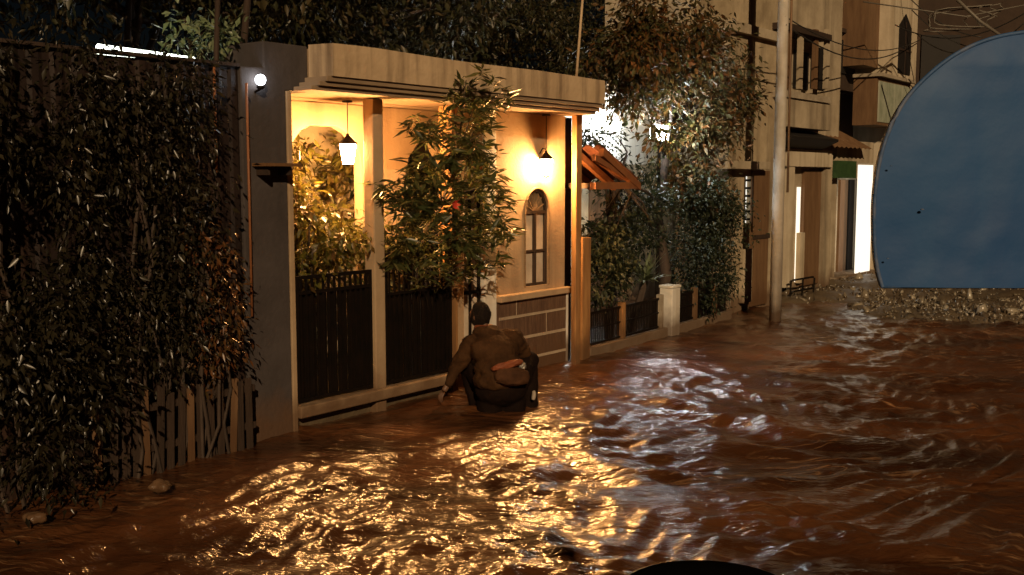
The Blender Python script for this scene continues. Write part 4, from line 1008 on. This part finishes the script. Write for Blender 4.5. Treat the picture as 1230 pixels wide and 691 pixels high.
for sx in (-1, 1):
    e_ = bmesh.ops.create_icosphere(tmp, subdivisions=2, radius=1)
    for v in e_['verts']: v.co = hc + HR @ Vector((sx * 0.079 + v.co.x * .012, -0.005 + v.co.y * .02, -0.005 + v.co.z * .034))
hm = bpy.data.meshes.new('h'); tmp.to_mesh(hm); tmp.free(); bm.from_mesh(hm)
# hands: five skinned fingers rooted in each palm
def hand(palm, wrist, sgn):
    P_, W_ = pv(*J[palm]), pv(*J[wrist]); d = (P_ - W_).normalized()
    side = d.cross(Vector((0, 0, 1)));  side = side.normalized() if side.length > .1 else Vector((1, 0, 0))
    nrm = side.cross(d).normalized()
    for k, (off, ln, r_) in enumerate(((-.026, .058, .008), (-.009, .072, .0085), (.009, .076, .0085), (.026, .066, .0085))):
        b0 = P_ + side * off * .8 * sgn; b1 = P_ + d * .038 + side * off * sgn
        b2 = b1 + (d * .9 - nrm * .35).normalized() * ln * .5; b3 = b2 + (d * .55 - nrm * .8).normalized() * ln * .45
        fm = skin_mesh('f', [b0, b1, b2, b3], [(0, 1), (1, 2), (2, 3)], [.011, r_ * 1.1, r_, r_ * .8], 1); bm.from_mesh(fm)
    b0 = W_.lerp(P_, .6) + side * .02 * sgn; b1 = P_ + side * .045 * sgn - nrm * .008; b2 = b1 + (d + side * .35 * sgn - nrm * .3).normalized() * .035; b3 = b2 + d * .026
    fm = skin_mesh('f', [b0, b1, b2, b3], [(0, 1), (1, 2), (2, 3)], [.014, .011, .0095, .008], 1); bm.from_mesh(fm)
hand('paL', 'wrL', 1); hand('paR', 'wrR', -1)
bm.to_mesh(body); bm.free()
for f_ in body.polygons: f_.use_smooth = True
link('body', body, M['skin'], person)

def blob_mesh(caps, ells, voxel=0.014, smooth=6, noise_amp=0.014, freq=7.0):
    """union of tapered limbs and ellipsoids, remeshed into one smooth skin"""
    bm = bmesh.new()
    for p0, p1, r0, r1 in caps:
        p0, p1 = pv(*p0), pv(*p1)
        for k in range(9):
            f_ = k / 8; rr_ = r0 + (r1 - r0) * f_
            bmesh.ops.create_icosphere(bm, subdivisions=2, radius=rr_, matrix=Matrix.Translation(p0.lerp(p1, f_)))
    for c_, rad in ells:
        bmesh.ops.create_icosphere(bm, subdivisions=3, radius=1, matrix=Matrix.Translation(pv(*c_)) @ ROT @ Matrix.Diagonal((*rad, 1)))
    me = bpy.data.meshes.new('b'); bm.to_mesh(me); bm.free()
    ob = bpy.data.objects.new('b', me); COL.objects.link(ob)
    md = ob.modifiers.new('r', 'REMESH'); md.mode = 'VOXEL'; md.voxel_size = voxel
    sm_ = ob.modifiers.new('s', 'SMOOTH'); sm_.iterations = smooth; sm_.factor = 0.5
    dg = bpy.context.evaluated_depsgraph_get(); dg.update()
    out = bpy.data.meshes.new_from_object(ob.evaluated_get(dg)); bpy.data.objects.remove(ob)
    bm = bmesh.new(); bm.from_mesh(out); bm.normal_update()
    for v in bm.verts:
        q = v.co * freq; w_ = 1 - abs(mn.noise(q + Vector((0, 0, q.x * .6)))) * 2
        v.co += v.normal * noise_amp * (w_ * .6 + .5 * mn.noise(v.co * freq * 2.6))
    bm.to_mesh(out); bm.free()
    for f_ in out.polygons: f_.use_smooth = True
    return out
jk = blob_mesh([((-.27, .2, .545), (-.385, .26, .36), .088, .068), ((-.385, .26, .36), (-.485, .22, .20), .062, .044), ((-.26, .2, .56), (.11, .2, .60), .092, .09),
                ((.15, .2, .60), (.27, .34, .42), .09, .07), ((.27, .34, .42), (.19, .54, .335), .066, .046)],
               [((-.03, .06, .34), (.235, .185, .15)), ((-.06, .04, .245), (.225, .185, .10)), ((-.07, .14, .51), (.235, .18, .16)), ((-.12, .20, .665), (.14, .11, .06))], 0.012, 5, 0.022, 6.0)
jo = link('jacket', jk, M['jacket'], person)
# collar
cm = MB(); nc_ = pv(-0.135, 0.26, 0.705)
cm.lathe([(.085, -.035), (.094, -.005), (.084, .025), (.068, .03)], nc_, 20, 1.05, .95); cm.build('collar', M['orange'], jo, True)
tm = blob_mesh([((-.13, .1, .18), (-.26, .45, .35), .125, .095), ((-.26, .45, .35), (-.19, .2, -.16), .09, .065), ((.12, .1, .18), (.33, .36, .35), .13, .095), ((.33, .36, .35), (.29, .14, -.15), .09, .068)],
               [((-.02, .07, .14), (.24, .18, .15)), ((-.12, .12, -.02), (.12, .14, .16)), ((.10, .12, -.02), (.13, .14, .16))], 0.014, 5, 0.014, 7)
link('trousers', tm, M['trousers'], person)
# hair: shell over the back and top of the head
tmp = bmesh.new(); bmesh.ops.create_icosphere(tmp, subdivisions=4, radius=1)
dele = [v for v in tmp.verts if (v.co.y > .45 and v.co.z < .55) or v.co.z < -.62]
bmesh.ops.delete(tmp, geom=dele, context='VERTS')
for v in tmp.verts:
    x, y, z = v.co; k = 1.14 + .09 * mn.noise(Vector((x * 4, y * 4, z * 4))) + .06 * mn.noise(Vector((x * 11, y * 11, z * 11)))
    v.co = hc + HR @ Vector((x * .079 * k, y * .1 * k, z * .118 * (k - .01)))
hm = bpy.data.meshes.new('hair'); tmp.to_mesh(hm); tmp.free()
for f_ in hm.polygons: f_.use_smooth = True
link('hair', hm, M['hair'], person)
for sx, nm in ((-1, 'L'), (1, 'R')):
    a, b = J['an' + nm], J['to' + nm]
    sm = skin_mesh('shoe', [pv(a[0], a[1] - .05, a[2] - .02), pv(a[0], a[1] + .05, a[2] - .03), pv(*b)], [(0, 1), (1, 2)], [.05, .055, .042], 2)
    link('shoe', sm, M['black'], person)
# white flash on the heel of the right trouser leg
sm = skin_mesh('cuff', [pv(.285, .045, .03), pv(.30, .055, .08), pv(.30, .07, .12)], [(0, 1), (1, 2)], [.018, .024, .016], 2)
link('cuff', sm, M['shoe'], person)

# waist bag worn on the back
wb_ = thing('waist_bag', 'orange and black waist bag worn on the back of the squatting person', 'bag', pv(0.02, -0.12, .30), PR)
def pillow(c, hx, hy, hz, tilt):
    bm = bmesh.new(); bmesh.ops.create_icosphere(bm, subdivisions=4, radius=1)
    Rm = ROT @ Matrix.Rotation(tilt, 4, 'Y') @ Matrix.Rotation(R(-18), 4, 'X')
    for v in bm.verts:
        q = Vector([math.copysign(abs(k) ** .72, k) for k in v.co])
        v.co = c + (Rm @ Vector((q.x * hx, q.y * hy, q.z * hz))) + Vector(v.co) * .012 * mn.noise(v.co * 3)
    me = bpy.data.meshes.new('p'); bm.to_mesh(me); bm.free()
    for f_ in me.polygons: f_.use_smooth = True
    return me
link('pouch', pillow(pv(0.035, -0.135, .30), .165, .075, .082, R(4)), M['bagbrown'], wb_)
link('flap', pillow(pv(-0.005, -0.12, .405), .15, .05, .032, R(-13)), M['orange'], wb_)
link('buckle', pillow(pv(0.145, -0.09, .385), .035, .03, .03, R(-10)), M['steel'], wb_)

# ------------------------------------------------------------------ light, world, camera
cam = bpy.data.cameras.new('camera'); co = bpy.data.objects.new('camera', cam); COL.objects.link(co)
cam.sensor_width = 36; cam.lens = 36 * F / 1230; cam.clip_end = 600; cam.clip_start = 0.05
co.location = (0, 0, H); co.rotation_euler = (R(90) - PITCH, 0, 0)
C.camera = co

sd = Vector((0.12, -0.90, 0.42)).normalized()       # towards the light
sun = bpy.data.lights.new('sun', 'SUN'); so = bpy.data.objects.new('sun', sun); COL.objects.link(so)
sun.energy = 2.1; sun.angle = R(0.5); sun.color = (1.0, 0.70, 0.40)
so.rotation_euler = sd.to_track_quat('Z', 'Y').to_euler()
so.location = (-5, -10, 12)
wd = bpy.data.worlds.new('World'); C.world = wd; wd.use_nodes = True
N = wd.node_tree.nodes; sk = N.new('ShaderNodeTexSky'); sk.sky_type = 'NISHITA'; sk.sun_disc = False
sk.sun_elevation = math.asin(sd.z); sk.sun_rotation = math.atan2(sd.x, sd.y)
wd.node_tree.links.new(sk.outputs['Color'], N['Background'].inputs['Color'])
N['Background'].inputs['Strength'].default_value = 0.0004

vs = C.view_settings; vs.view_transform = 'Standard'; vs.look = 'None'; vs.exposure = 0.28; vs.gamma = 1.0; vs.use_curve_mapping = False
C.render.engine = 'CYCLES'
C.cycles.use_denoising = True
C.cycles.max_bounces = 6; C.cycles.diffuse_bounces = 3; C.cycles.glossy_bounces = 3; C.cycles.transparent_max_bounces = 4
C.cycles.sample_clamp_indirect = 6.0
C.cycles.caustics_reflective = False; C.cycles.caustics_refractive = False
